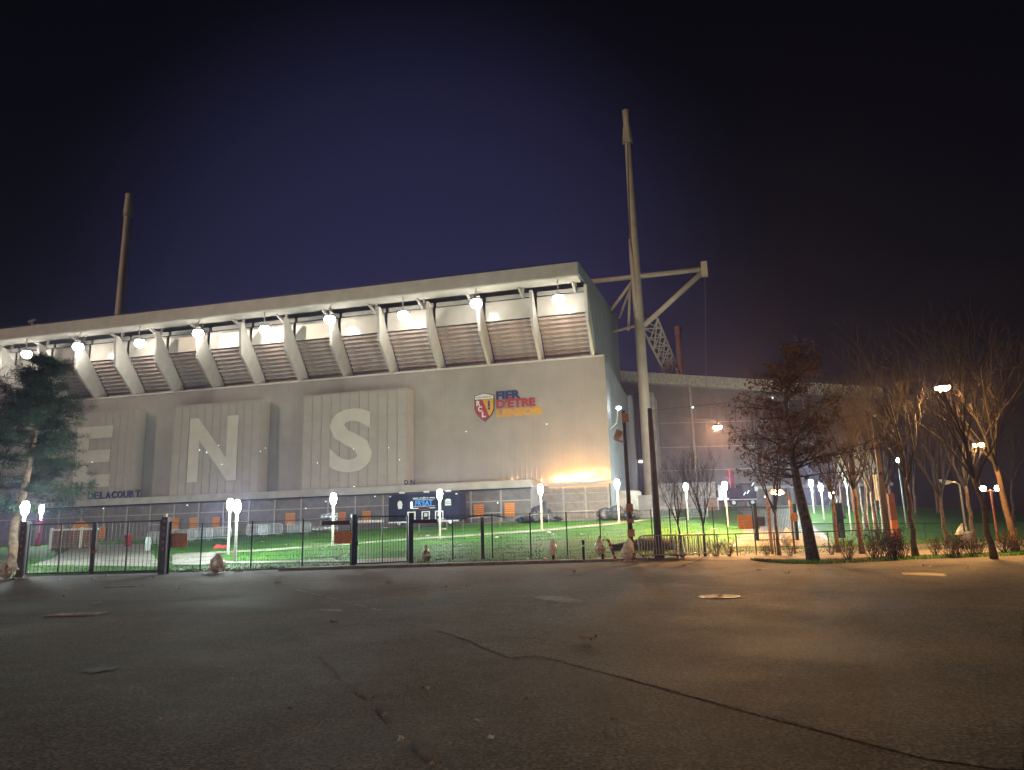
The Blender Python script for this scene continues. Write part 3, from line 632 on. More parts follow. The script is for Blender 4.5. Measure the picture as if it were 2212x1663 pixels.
def fence(pts, h, lab, grp, m=wirem, dv=.16, dh=.2, extra=None):
    r = thing('mesh_fence', lab, 'fence', pts[0], 0, grp); b0 = Vector(pts[0])
    for i, p in enumerate(pts):
        q = Vector(p) - b0; MB().tube([(q.x, q.y, q.z - .1), (q.x, q.y, q.z + h + .05)], .035, 8).build('post', m, r)
        if i:
            a = Vector(pts[i - 1]) - b0; mb = MB(); d = q - a; L_ = math.hypot(d.x, d.y); n = int(L_ / dv)
            for k in range(1, n): c = a.lerp(q, k / n); mb.beam(c + Vector((0, 0, .05)), c + Vector((0, 0, h)), .0045)
            for k in range(int(h / dh) + 1): z = Vector((0, 0, .06 + k * dh)); mb.beam(a + z, q + z, .006)
            mb.build('mesh_panel', m, r)
            MB().beam(a + Vector((0, 0, h)), q + Vector((0, 0, h)), .02).build('top_wire', m, r)
    return r
fence([gB + Vector((.2, .05, 0))] + [onz(432, 1230.5), onz(541, 1229.5), onz(652, 1228), gC - Vector((.12, 0, 0))], 2.35, 'black wire mesh fence with slim posts between the two gates', 'mesh fences along the lawn')
F2 = [gD + Vector((.12, 0, 0)), onz(978, 1213), onz(1064, 1210), onz(1147, 1208), onz(1226, 1205), onz(1299, 1202.5), onz(1411, 1196), ongnd(1451, 1187), ongnd(1487, 1185), ongnd(1544, 1175), ongnd(1573, 1171), ongnd(1630, 1168)]
F2 = [Vector((p.x, p.y, tz(p.x, p.y))) for p in F2]
fence(F2, 2.3, 'dark green wire mesh fence running from the narrow gate to the yard drive', 'mesh fences along the lawn', greenm)
# yard gate
g0, g1, g2 = ongnd(1636, 1169), ongnd(1722, 1168), ongnd(1806, 1164)
yg = thing('yard_gate', 'dark green mesh gate with a solid leaf across the yard drive', 'gate', g0)
for q in (g0, g1, g2):
    d = q - g0; MB().box(d.x - .1, d.x + .1, d.y - .1, d.y + .1, d.z - .1, d.z + 2.5).build('post', greenm, yg)
for a, c in ((g0, g1),):
    d0 = a - g0; d1 = c - g0; mb = MB()
    for k in range(26): q = d0.lerp(d1, k / 25); mb.beam(q + Vector((0, 0, .1)), q + Vector((0, 0, 2.2)), .012)
    mb.build('mesh_leaf', greenm, yg); MB().beam(d0 + Vector((0, 0, 2.22)), d1 + Vector((0, 0, 2.22)), .05).beam(d0 + Vector((0, 0, .1)), d1 + Vector((0, 0, .1)), .05).build('leaf_rail', greenm, yg)
d = g2 - g0; MB().box(d.x - .05, d.x + .75, d.y + .15, d.y + .22, d.z + .05, d.z + 2.55).build('solid_leaf', greenm, yg)
MB().box(.02, .5, -.35, -.25, 1.0, 1.6).build('lock_box', darkm, yg)
# orange boards tied to the fences
def board(px, py, Y, wd, h, lab, two=False):
    p = ony(px, py, Y); r = thing('orange_board', lab, 'board', p, 0, 'orange boards tied to the fence')
    MB().box(-wd / 2, wd / 2, -.04, 0, -h / 2, h / 2).build('sheet', orange, r)
    MB().box(-wd / 2, -.05, -.05, -.042, -h / 2, h / 2).build('stripe', mat('orange_panel_old', (.70, .26, .03), .5, 0, .08, 4), r) if two else None
    for x in (-wd / 2, wd / 2): MB().box(x - .02, x + .02, -.06, .1, h / 2 - .15, h / 2 - .1).build('tie', darkm, r)
board(384, 1167, 36.6, .95, .66, 'orange board tied to the fence beside the vehicle gate', True)
board(741, 1161, 36.0, .84, .58, 'orange board tied to the fence beside the narrow gate', True)
board(1616, 1127, 51, 1.45, .95, 'orange board hung beside the yard gate post')
# low railing along the right footway
def railing(pts, h, lab, cat='railing', sp_=.9, m=darkm):
    r = thing('low_railing', lab, cat, pts[0]); b0 = Vector(pts[0])
    for i in range(len(pts) - 1):
        a, c = Vector(pts[i]) - b0, Vector(pts[i + 1]) - b0; L_ = (c - a).length; n = max(1, int(L_ / sp_))
        for k in range(n + (i == len(pts) - 2)):
            q = a.lerp(c, k / n); MB().tube([(q.x, q.y, q.z - .1), (q.x, q.y, q.z + h)], .028, 6).build('post', m, r)
        mb = MB()
        for k in range(1, int(L_ / .07)): q = a.lerp(c, k / int(L_ / .07)); mb.beam(q + Vector((0, 0, .1)), q + Vector((0, 0, h - .03)), .004)
        mb.build('mesh_panel', m, r)
        MB().beam(a + Vector((0, 0, h)), c + Vector((0, 0, h)), .045).build('top_rail', m, r)
    return r
def g3(x, y): return Vector((x, y, tz(x, y) + .01))
railing([g3(7.9, 36.3), g3(14.2, 35.9), g3(19.5, 38.0)], 1.03, 'low dark mesh railing along the footway in front of the yard drive')
railing([g3(20.5, 52), g3(34, 55), g3(48, 60)], 1.1, 'low dark mesh railing on the far side of the footway by the woods', sp_=2.2)
# handrail on the lawn
hr = [ongnd(q, r_) for q, r_ in ((905, 1152), (965, 1147), (1000, 1146), (1080, 1141), (1145, 1137), (1185, 1133), (1230, 1130), (1285, 1127))]
rl = thing('handrail', 'slim galvanised handrail in short bays on the upper lawn', 'railing', hr[0])
for i in range(0, 8, 2):
    a = hr[i] - hr[0]; c = hr[i + 1] - hr[0]
    MB().tube([a, a + Vector((0, 0, .85)), a + Vector((.15, 0, 1.0)), c + Vector((-.15, 0, 1.0)), c + Vector((0, 0, .85)), c], .022, 6).build('rail', frame, rl, True)
# ------------------------------------------------------------------ crowd barriers
def make_barrier(lab, grp):
    r = thing('crowd_barrier', lab, 'barrier', (0, 0, 0), 0, grp); W2, H2 = 1.1, 1.1
    P_ = [(-W2, 0, .28), (-W2, 0, H2 - .18), (-W2 + .05, 0, H2 - .06), (-W2 + .18, 0, H2), (W2 - .18, 0, H2), (W2 - .05, 0, H2 - .06), (W2, 0, H2 - .18), (W2, 0, .28), (W2 - .12, 0, .2), (-W2 + .12, 0, .2), (-W2, 0, .28)]
    MB().tube(P_, .026, 6, False).build('frame', galv, r, True)
    bme = MB().tube([(0, 0, .2), (0, 0, H2)], .013, 5).mesh('bar', galv)
    for i in range(1, 16): link('bar', bme, r, (-W2 + 2 * W2 * i / 16, 0, 0))
    fme = MB().tube([(0, -.28, 0), (0, -.22, .1), (0, 0, .22), (0, .22, .1), (0, .28, 0)], .02, 5, False).mesh('foot', galv)
    for x in (-.75, .75): link('foot', fme, r, (x, 0, 0))
    return r
bar0 = make_barrier('galvanised crowd barrier in the row behind the vehicle gate', 'crowd barriers')
def place_bar(px, py, rz, lab, first=False, z=None):
    p = ongnd(px, py); p.z += .04
    if first: bar0.location = p; bar0.rotation_euler.z = rz; return
    dup(bar0, p, rz, lab)
place_bar(335, 1180, -.55, '', True)
L1 = 'galvanised crowd barrier in the row behind the vehicle gate'; L2 = 'galvanised crowd barrier in the row beside the stacked kegs'; L3 = 'galvanised crowd barrier on the mound near the yard drive'
for px, py, rz, lb in [(318, 1196, -1.25, 'galvanised crowd barrier turned end on beside the gate drive'), (395, 1173, -.1, L1), (431, 1170, -.08, L1), (472, 1168, -.1, L1), (556, 1161, -.2, L2), (583, 1159, -.1, L2), (645, 1155, -.12, L2), (1434, 1122, .1, L3), (1507, 1121, .05, L3)]: place_bar(px, py, rz, lb)
for k in range(9):
    p = Vector((6.9 + .03 * k, 35.6 + .16 * k, .02)); dup(bar0, p, -.05 + rnd.uniform(-.03, .03), 'galvanised crowd barrier stacked upright with others between the two poles', 'stacked crowd barriers')
dup(bar0, Vector((8.45, 36.0, .02)), .5, 'galvanised crowd barrier set askew beside the barrier stack')
dup(bar0, ongnd(700, 1211) + Vector((0, -.3, 0)), 0, 'galvanised crowd barrier standing alone in front of the keg stack')
# ------------------------------------------------------------------ food stall
fa = ongnd(818, 1128); 
SU, SV = None, None
u0, _ = facpt(842, 1100, 9.0)
fs = thing('food_stall', 'navy food stall with white printed signs and two serving windows', 'food stall', fw(u0, 9.3, 2.3 + .018 * u0), RZ)
MB().box(0, 7.1, 0, 2.2, .42, 3.05).build('body', navy, fs)
MB().box(.0, 7.1, -.05, .0, .38, .5).build('white_skirt', whitep, fs)
MB().box(-.03, 7.13, -.03, 2.23, 3.05, 3.12).build('roof', darkm, fs)
for x in (1.0, 6.2): 
    wl = MB().tube([(x, .15, .34), (x, .4, .34)], .34, 14).build('wheel', darkm, fs); MB().tube([(x, .1, .34), (x, .16, .34)], .16, 10).build('hub', galv, wl)
for k in range(15): MB().box(-3.6 + k * .42, -3.26 + k * .42, -.9 + .05 * k, -.7 + .05 * k, .5, .72).build('white_block', whitep, fs) if k < 8 else None
for x in (1.95, 3.4, 4.75):
    wn = MB().box(x, x + .82, -.06, -.002, .55, .65).box(x, x + .1, -.06, -.002, .652, 1.3).box(x + .72, x + .82, -.06, -.002, .652, 1.3).box(x, x + .82, -.06, -.002, 1.302, 1.4).build('serving_frame', whitep, fs)
    MB().box(x + .25, x + .57, -.05, -.004, .9, 1.22).build('card', mat('pale_card', (.55, .62, .5), .6), wn)
ff = fs
fr = MB()
for k in range(5): fr.box(.95 + k * .09, 1.02 + k * .09, -.05, -.01, 2.05, 2.5 - abs(k - 2) * .06)
fr.prism([(.92, 2.18), (1.44, 2.18), (1.36, 1.7), (1.0, 1.7)], 'y', -.03, -.004); fr.build('fries_sign', whitep, fs)
bu = MB(); bu.prism([(5.75, 2.2), (6.35, 2.2), (6.32, 2.38), (6.2, 2.48), (5.9, 2.48), (5.78, 2.38)], 'y', -.03, -.004); bu.box(5.75, 6.35, -.03, -.004, 2.04, 2.16); bu.box(5.75, 6.35, -.03, -.004, 1.86, 2.0); bu.build('burger_sign', whitep, fs)
link('lettering', fit(text_mesh("FR'EAT", 1, .01, .02), 1.75, .52, emis('blue_sign', (.03, .22, .55), .6)), fs, (2.75, -.02, 1.93))
for z in (1.86, 2.5): MB().box(2.5, 4.75, -.03, -.004, z, z + .03).build('sign_line', whitep, fs)
for x0, x1 in ((2.5, 3.05), (4.2, 4.75)): 
    for z in (2.62, 1.66): MB().box(x0, x1, -.03, -.004, z, z + .07).build('sign_dash', whitep, fs)
for k in range(5): MB().prism([(3.25 + k * .19 + .05 * math.cos(a), 2.66 + (.12 if k == 2 else .06) * math.sin(a)) for a in [i * .785 for i in range(8)]], 'y', -.03, -.004).build('sign_dot', whitep, fs)
MB().tube([(3.05, -.02, 1.7), (3.15, -.02, 1.8), (4.0, -.02, 1.8), (4.1, -.02, 1.7), (4.0, -.02, 1.58), (3.15, -.02, 1.58), (3.05, -.02, 1.7)], .025, 5).build('red_ring', mat('ring_red', (.3, .02, .02), .5), fs)
MB().box(2.32, 2.42, -.1, -.004, 1.75, 2.28).build('tube_light', emis('stall_tube', (.9, 1, 1), 14), fs)
dp = MB().box(-.05, 0, .3, 1.9, .75, .85).box(-.05, 0, .3, .4, .852, 2.75).box(-.05, 0, 1.8, 1.9, .852, 2.75).box(-.05, 0, .3, 1.9, 2.752, 2.85).build('menu_board', whitep, fs)
MB().box(-.03, -.005, .4, 1.8, .85, 2.75).build('menu_sheet', mat('menu_sheet', (.30, .24, .15), .7, 0, .5, 3), dp)
for x in (1.2, 3.7, 5.9): MB().box(x, x + .5, -.3, -.1, 3.14, 3.3).build('roof_lamp', whitep, fs)
for x in (.05, 6.8): MB().box(x, x + .2, -.03, -.004, 2.85, 2.98).build('corner_mark', whitep, fs)
# ------------------------------------------------------------------ kegs
kegm = mat('keg_steel', (.62, .63, .62), .25, .85, .06, 6)
k0 = thing('beer_keg', 'steel beer keg in the stack beside the food stall', 'keg', (0, 0, 0), 0, 'kegs stacked beside the food stall')
MB().lathe([(.16, 0), (.185, .02), (.185, .07), (.2, .1), (.2, .2), (.205, .215), (.2, .23), (.2, .33), (.205, .345), (.2, .36), (.185, .45), (.16, .48)], 16).build('body', kegm, k0, True)
MB().lathe([(.17, .47), (.185, .475), (.185, .56), (.165, .56)], 16).build('collar', kegm, k0, True)
kb = fw(facpt(695, 1140, 9.4)[0], 9.4, 0); kz = tz(kb.x, kb.y) + .04; firstk = True
for row in range(3):
    for c in range(4 if row else 6):
        for dd in range(2):
            x = c * .44 - (.9 if row == 0 else 0); p = kb + UD * x + ND * (-.45 * dd) + Vector((0, 0, kz + row * .565))
            if firstk: k0.location = p; firstk = False
            else: dup(k0, p, rnd.uniform(0, 3))
# ------------------------------------------------------------------ crate stacks left, box, bins, tarps
brick = mat('crate_brown', (.20, .09, .045), .7, 0, .15, 5)
cs = thing('slatted_enclosure', 'low brown slatted enclosure with white posts and caps behind the vehicle gate', 'enclosure', ongnd(110, 1186))
for x0, nx in ((0, 4), (2.55, 2)):
    for i in range(nx):
        for k in range(7): MB().box(x0 + i * .53, x0 + i * .53 + .5, 0, .5, k * .21, k * .21 + .18).build('slat', brick, cs)
        MB().box(x0 + i * .53 + .02, x0 + i * .53 + .48, -.02, .5, 1.48, 1.62).build('white_cap', whitep, cs)
for x in (-.2, 2.3): MB().box(x, x + .18, -.05, .13, -.1, 1.7).build('white_post', whitep, cs)
def lumpy(n, rx, ry, rz, seed, sag=.4):
    r = random.Random(seed); mb = MB(); U_, V_ = 14, 8
    for j in range(V_ + 1):
        ph = math.pi * j / V_
        for i in range(U_):
            a = 2 * math.pi * i / U_; k = 1 + .28 * math.sin(3 * a + seed + 2 * ph) * math.sin(ph) + r.uniform(-.12, .12)
            zz = rz * (1 - math.cos(ph)) / 2; mb.v.append((rx * k * math.sin(ph) * math.cos(a), ry * k * math.sin(ph) * math.sin(a), zz * (1 + r.uniform(-.06, .06))))
    for j in range(V_):
        for i in range(U_): i2 = (i + 1) % U_; mb.f.append((j * U_ + i, j * U_ + i2, (j + 1) * U_ + i2, (j + 1) * U_ + i)); mb.m.append(0)
    return mb
tarpm = mat('dark_tarp', (.025, .028, .035), .5, 0, .3, 3); tarpg = mat('grey_sheet', (.05, .055, .06), .6, 0, .2, 3)
th_ = thing('tarp_heap', 'heap of dark tarps and pale sheets in front of the blue-shaded return wall', 'heap', ongnd(1165, 1128))
for k, (x, y, a, b_, c, m) in enumerate([(-1.2, 0, .9, .6, .6, tarpm), (.0, .2, .9, .7, 1.5, tarpm), (.9, 0, .8, .6, .9, tarpg), (-.3, -.3, .5, .4, 1.1, tarpg), (1.5, .1, .6, .5, .5, tarpm), (.5, 0, .35, .3, 1.9, tarpm)]): lumpy(0, a, b_, c, k + 3).build('tarp', m, th_, False, (x, y, 0))
tb = thing('covered_table', 'row of dark covered tables and bags by the stand corner', 'heap', ongnd(1330, 1124))
for k, (x, a, c, m) in enumerate([(-.9, .75, 1.15, tarpm), (.1, .8, 1.3, tarpm), (1.1, .7, 1.1, tarpm), (1.8, .5, .9, tarpg)]): lumpy(0, a, .6, c, k + 13).build('cover', m, tb, False, (x, 0, 0))
bx_ = thing('wooden_box', 'upright brown wooden box in the service yard', 'box', ongnd(1537, 1102)); MB().box(-.7, .7, -.5, .5, 0, 1.5).build('panel', mat('plywood', (.25, .16, .08), .7), bx_); MB().box(-.75, -.65, -.55, -.5, 0, 1.55).box(.65, .75, -.55, -.5, 0, 1.55).build('corner_post', whitep, bx_)
rx_ = thing('red_bin', 'small red bin at the end of the gate drive', 'bin', ongnd(276, 1181)); MB().lathe([(.25, 0), (.3, .9), (.32, .92), (.2, 1.05)], 10).build('drum', mat('red_plastic', (.35, .03, .03), .5), rx_, True); MB().box(-.08, .08, -.34, -.29, .7, .8).build('slot', darkm, rx_)
fx = thing('red_board', 'flat red board lying on the lawn beside the paired lamps', 'board', ongnd(476, 1184)); MB().prism([(-.62, .0), (-.45, .1), (-.3, .32), (.1, .2), (.5, .22), (.66, .1), (.4, -.02), (0, .02)], 'y', -.03, .03).build('sheet', mat('bright_red', (.7, .06, .03), .5), fx); MB().box(-.05, .05, .03, .3, -.02, .04).build('stay', darkm, fx)
# service truck in the yard
tp = ony(1603, 1091, 104); tp.z = tz(tp.x, tp.y) + .05
tk = thing('truck', 'dark lorry cab with chrome trim parked in the service yard', 'truck', tp, 0)
MB().prism([(-2.0, .7), (1.7, .7), (1.75, 2.0), (1.45, 3.1), (-.2, 3.15), (-.4, 2.6), (-2.0, 2.5)], 'y', -1.1, 1.1).build('cab', navy, tk)
MB().prism([(-.2, 2.0), (1.35, 2.0), (1.2, 2.85), (-.1, 2.9)], 'y', -1.13, -1.102).build('side_window', paneg, tk)
for x in (-1.5, 1.1): wl = MB().tube([(x, -1.15, .5), (x, -.85, .5)], .5, 16).build('wheel', darkm, tk); MB().tube([(x, -1.2, .5), (x, -1.155, .5)], .25, 10).build('hub', galv, wl)
MB().box(-3.6, -2.05, -.9, .9, .9, 1.2).box(-3.4, -2.2, -.6, -.5, 1.2, 3.0).build('rack', galv, tk); MB().box(-2.0, 1.7, -1.16, -1.102, .85, .95).build('chrome_strip', galv, tk)
MB().box(1.5, 1.9, -1.35, -1.12, 2.0, 2.6).build('mirror', galv, tk)
for x, z in ((1.35, 2.95), (.6, 1.9), (.1, 1.7)): MB().tube([(x - .15, -1.16, z - .2), (x + .15, -1.16, z + .2)], .05, 6).build('glowing_reflector', emis('glowing_reflector', (.8, 1, 1), 1.6), tk)  # reflectors shine by emission, standing in for lamp light they would return
rf = thing('red_flag', 'small red flag standing behind the lorry', 'flag', ony(1578, 1062, 107)); MB().box(-.05, .05, -.05, .05, -3, 3.2).build('pole', frame, rf); MB().box(-.6, .65, -.02, .02, .2, 3.1).build('cloth', mat('flag_red', (.30, .03, .03), .8), rf)
# ------------------------------------------------------------------ poles, span wires, sodium lamps
polem = mat('dark_pole', (.05, .038, .032), .6, .1, .2, 3)
p1 = onz(1365, 1210); p2 = onz(1424, 1208)
u1 = thing('utility_pole', 'slim dark pole with a square box and bracket near its top', 'pole', p1)
MB().tube([(0, 0, -.1), (0, 0, 3), (0, 0, 7.2)], [.13, .11, .08], 10).build('shaft', polem, u1, True)
MB().box(-.14, .2, -.22, .12, 6.6, 7.05).build('box', mat('tan_box', (.42, .22, .12), .6), u1)
MB().beam((0, 0, 5.6), (-.5, -.2, 5.75), .08).tube([(-.5, -.2, 5.75), (-.25, -.15, 6.15)], [.12, .2], 8).build('bracket', mat('tan_bracket', (.5, .3, .2), .6), u1)
for z, h in ((2.25, .4), (1.75, .2), (1.1, .35)): MB().box(-.17, .17, -.17, -.13, z, z + h).build('notice', mat('notice_tan', (.42, .22, .14), .7), u1)
MB().box(-.15, .15, -.15, .15, 0, .5).build('sleeve', rustp, u1)
u2 = thing('span_pole', 'stout dark pole carrying the span wires for the street lamps', 'pole', p2)
MB().tube([(0, 0, -.1), (0, 0, 3.6), (0, 0, 7.3)], [.2, .16, .11], 10).build('shaft', polem, u2, True)
MB().lathe([(.24, 0), (.24, .5), (.17, .6)], 10).build('base', polem, u2, True); MB().box(-.05, .3, -.05, .05, 7.0, 7.1).build('hook', galv, u2)
lp1 = ony(1549, 922, 54)
wire = mat('wire', (.06, .05, .045), .5, .5)
def hung_lamp(p, a, c, lab, sag=.12, k=[0]):
    r = thing('street_lamp', lab, 'street lamp', p, 0, 'sodium lamps hung on span wires')
    MB().lathe([(.32, 0), (.37, .03), (.32, .12), (.14, .26), (.05, .34), (.03, .5)], 14).build('hood', polem, r, True)
    MB().lathe([(.1, -.17), (.26, -.1), (.305, -.004)], 10).build('lens', lampo[k[0]], r, True); k[0] += 1
    q = Vector((0, 0, .5)); 
    for e_ in (a, c):
        d = Vector(e_) - Vector(p); mb = MB().tube([q, q.lerp(d, .5) - Vector((0, 0, sag)), d], .012, 4); mb.build('span_wire', wire, r)
    return r
hung_lamp(lp1, p2 + Vector((.1, 0, 7.1)), ony(1640, 850, 109.5), 'orange street lamp hung on a wire between the span pole and lower building')
lp2 = ony(2035, 836, 31.5); offp = Vector((33, 27, 8.4))
hung_lamp(lp2, p2 + Vector((.1, 0, 7.2)), offp, 'large orange street lamp hung above the lot beside the bare trees')
p3 = onz(1921, 1186); p3.z = tz(p3.x, p3.y)
lp3 = ony(2113, 959, 45)
hung_lamp(lp3, p3 + Vector((0, 0, 7.4)), Vector((40, 49, 8.2)), 'smaller orange street lamp hung among the bare trees')
u3 = thing('utility_pole', 'dark pole beside the orange totem among the bare trees', 'pole', p3)
MB().tube([(0, 0, -.1), (0, 0, 7.6)], [.16, .1], 10).build('shaft', polem, u3, True); MB().box(-.06, .06, -.3, .06, 7.2, 7.3).build('hook', galv, u3)
MB().box(-.42, -.36, -.05, .0, 2.6, 4.0).box(-.3, -.24, -.05, .0, 2.6, 4.0).build('white_strip', whitep, u3)
MB().tube([(-.05, .0, -.1), (-.05, 0, .9)], .2, 8).build('sleeve', polem, u3)
for q, lab in ((offp, 'span pole beside the lot carrying the large orange lamp'), (Vector((40, 49, 8.2)), 'span pole behind the trees carrying the smaller orange lamp')):
    uu = thing('span_pole', lab, 'pole', (q.x, q.y, tz(q.x, q.y))); MB().tube([(0, 0, -.1), (0, 0, 8.6)], [.18, .11], 10).build('shaft', polem, uu, True); MB().lathe([(.24, 0), (.24, .5), (.17, .6)], 10).build('base', polem, uu)
tt_ = onz(1937, 1183); to = thing('totem', 'tall narrow totem with orange lower half beside a dark pole', 'totem', (tt_.x, tt_.y, tz(tt_.x, tt_.y)))
MB().box(-.17, .17, -.1, .1, 0, 1.5).build('orange_panel', orange2, to); MB().box(-.17, .17, -.1, .1, 1.505, 3.0).build('upper_panel', mat('totem_brown', (.14, .05, .025), .6), to); MB().box(-.24, .24, -.14, .14, -.05, .0).build('foot', darkm, to)
# small globe street lamp far right, unlit arm lamp, lamp with hood in the bus stop
q = ongnd(2157, 1176); dg = thing('twin_lamp', 'twin globe street lamp glowing in front of the far hedge', 'street lamp', q)
MB().tube([(0, 0, -.1), (0, 0, 3.1)], .06, 8).tube([(-.42, 0, 3.0), (.42, 0, 3.0)], .03, 6).build('post', rustp, dg)
tg = emis('twin_globe', (.8, 1, .95), 60)
for x in (-.42, .42): MB().lathe([(.06, 3.02), (.14, 3.1), (.15, 3.2), (.08, 3.3)], 12, (x, 0, 0)).build('globe', tg, dg, True)
q = ongnd(2090, 1172); al = thing('arm_lamp', 'unlit street lamp on a bent arm behind the litter bin', 'street lamp', q); MB().tube([(0, 0, -.1), (0, 0, 3.6), (-.2, 0, 3.75), (-.7, 0, 3.8)], [.07, .05, .045, .045], 8).build('post', galv, al, True); MB().prism([(-1.25, 3.95), (-.6, 3.85), (-.6, 3.7), (-.9, 3.62)], 'y', -.16, .16).build('head', galv, al)
q = ongnd(1958, 1140); fl2 = thing('far_lamp', 'distant greenish lamp glowing between the bare trunks', 'street lamp', q); MB().tube([(0, 0, -.1), (0, 0, 6.2)], .07, 6).build('post', galv, fl2); MB().lathe([(.05, 6.2), (.16, 6.3), (.16, 6.5), (.06, 6.6)], 8).build('globe', emis('far_globe', (.6, 1, .9), 60), fl2)
q = onz(1693, 1199); q.z = tz(q.x, q.y); sl_ = thing('shelter_lamp', 'low hooded orange lamp on two timber posts by the footway', 'lamp', q)
tim = mat('timber_post', (.30, .15, .07), .7, 0, .25, 5)
MB().box(-.62, -.5, -.06, .06, -.05, 3.0).build('post', tim, sl_); MB().box(.5, .58, -.05, .05, -.05, 2.6).build('post', tim, sl_); MB().tube([(-.56, 0, 2.95), (-.3, 0, 3.15), (.2, 0, 3.12), (.54, 0, 2.6)], .05, 6).build('hoop', tim, sl_, True)
MB().lathe([(.08, 2.86), (.25, 2.9), (.3, 2.98), (.1, 3.1)], 12, (-.02, 0, 0)).build('lamp', emis('shelter_lens', (1, .62, .25), 60), sl_); MB().prism([(.65 + .2 * math.cos(a), 1.75 + .24 * math.sin(a)) for a in [i * .524 for i in range(12)]], 'y', -.07, -.052).build('round_plate', tim, sl_)
# T-shaped post on the fence line
q = onz(1043, 1212); tp_ = thing('shelter_post', 'dark post with a wide flat curved top beside the fence', 'post', q)
MB().box(-.09, .09, -.09, .09, -.05, 2.3).build('post', polem, tp_)
mb = MB()
for i in range(8):
    a, c = -1.05 + i * .2875, -1.05 + (i + 1) * .2875; f_ = lambda x: 2.42 - .11 * (x - .1) ** 2
    mb.add([(a, -.2, f_(a) - .07), (c, -.2, f_(c) - .07), (c, -.2, f_(c)), (a, -.2, f_(a)), (a, .2, f_(a) - .07), (c, .2, f_(c) - .07), (c, .2, f_(c)), (a, .2, f_(a))], [(0, 1, 2, 3), (7, 6, 5, 4), (3, 2, 6, 7), (0, 4, 5, 1)])
mb.build('curved_top', polem, tp_)
# ------------------------------------------------------------------ trees
def grow(seed, h, trunk_h, r0, spread=.5, levels=4, nb=5, up=.35, lean=(0, 0), thin=1.0, first=.0, tips=None):
    r = random.Random(seed); tk, cr = MB(), MB()
    def branch(p, d, L_, rad, lev):
        n = 4 if lev < 2 else 3; pts = [p]; rs_ = [rad]; dd = d.copy()
        for i in range(n):
            dd = (dd + Vector((r.gauss(0, .12), r.gauss(0, .12), r.gauss(0, .06) + (up * .12 if lev else 0)))).normalized()
            pts.append(pts[-1] + dd * L_ / n); rs_.append(rad * (1 - .62 * (i + 1) / n))
        cr.tube(pts, rs_, 6 if lev == 0 else 4 if lev == 1 else 3, False)
        if tips is not None and lev >= levels - 2: tips.extend(pts[1:])
        if lev >= levels: return
        k = nb if lev < 2 else max(2, nb - 1)
        for j in range(k):
            f = .3 + .7 * (j + r.random()) / k; i = min(int(f * n), n - 1); q = pts[i].lerp(pts[i + 1], f * n - i)
            ax = dd.orthogonal().normalized(); ax.rotate(Matrix.Rotation(r.uniform(0, 6.28), 3, dd))
            nd_ = (dd * (1 - spread * .6) + ax * spread * r.uniform(.7, 1.3) + Vector((0, 0, up * .5))).normalized()
            branch(q, nd_, L_ * r.uniform(.45, .72), max(rs_[i] * .55, .006 * thin), lev + 1)
    pts = [Vector((0, 0, -.15))]; rs_ = [r0 * 1.35]; nseg = 6
    for i in range(nseg):
        f = (i + 1) / nseg; pts.append(Vector((lean[0] * f * f + r.gauss(0, .03), lean[1] * f * f + r.gauss(0, .03), trunk_h * f))); rs_.append(r0 * (1 - .4 * f))
    tk.tube(pts, rs_, 9)
    top = pts[-1]; k = nb + 1
    for j in range(k):
        a = 2 * math.pi * (j + r.random() * .6) / k; s_ = spread * r.uniform(.5, 1.2)
        d = Vector((math.cos(a) * s_, math.sin(a) * s_, 1)).normalized()
        base = pts[-1] if j < 3 else pts[-2].lerp(pts[-1], r.random())
        branch(base, d, (h - trunk_h) * r.uniform(.5, .72), r0 * .42, 0)
    branch(top, Vector((0, 0, 1)), (h - trunk_h) * .7, r0 * .5, 0)
    return tk, cr
def tree(kind, lab, p, tkcr, mt=bark, mc=twig, grp=None, rz=0, scale=1):
    r = thing(kind, lab, 'tree', p, rz, grp); tk, cr = tkcr
    tk.build('trunk', mt, r, True); cr.build('crown', mc, r)
    if scale != 1: r.scale = (scale,) * 3
    return r
bt = mat('bark_warm', (.10, .06, .038), .9, 0, .3, 6, .4, 20)
def gp(px, py): q = onz(px, py); q.z = tz(q.x, q.y); return q
# leafy brown tree: one leader with side branches
def leader_tree(ax, rs_, z0, Lf, step, seed, rise=.25, nbr=(2, 3)):
    r = random.Random(seed); tk, br = MB(), MB(); cl = []; ax = [Vector(a) for a in ax]; tk.tube(ax, rs_, 10); h = ax[-1].z
    def axis(z):
        for i in range(len(ax) - 1):
            if ax[i].z <= z <= ax[i + 1].z: return ax[i].lerp(ax[i + 1], (z - ax[i].z) / (ax[i + 1].z - ax[i].z))
        return ax[-1]
    z = z0
    while z < h - .15:
        for j in range(r.randint(*nbr)):
            a = r.uniform(0, 6.28); f = (z - z0) / (h - z0); L_ = Lf(f) * r.uniform(.35, 1.4); pts = [axis(z)]; d = Vector((math.cos(a), math.sin(a), rise + r.uniform(-.15, .2)))
            for k in range(5): d = (d + Vector((r.gauss(0, .13), r.gauss(0, .13), r.gauss(0, .06)))).normalized(); pts.append(pts[-1] + d * L_ / 5)
            br.tube(pts, [.045 * (1.2 - f), .036 * (1.2 - f), .027, .02, .013, .007], 4, False)
            for k in range(1, 6):
                for s in range(3):
                    e1 = pts[k] + (d * .5 + Vector((r.gauss(0, .5), r.gauss(0, .5), r.gauss(0, .35)))) * (.18 + L_ * .16); br.tube([pts[k], e1], [.012, .005], 3, False); cl.append(e1); cl.append(pts[k].lerp(e1, .6))
        z += step * r.uniform(.7, 1.3)
    return tk, br, cl
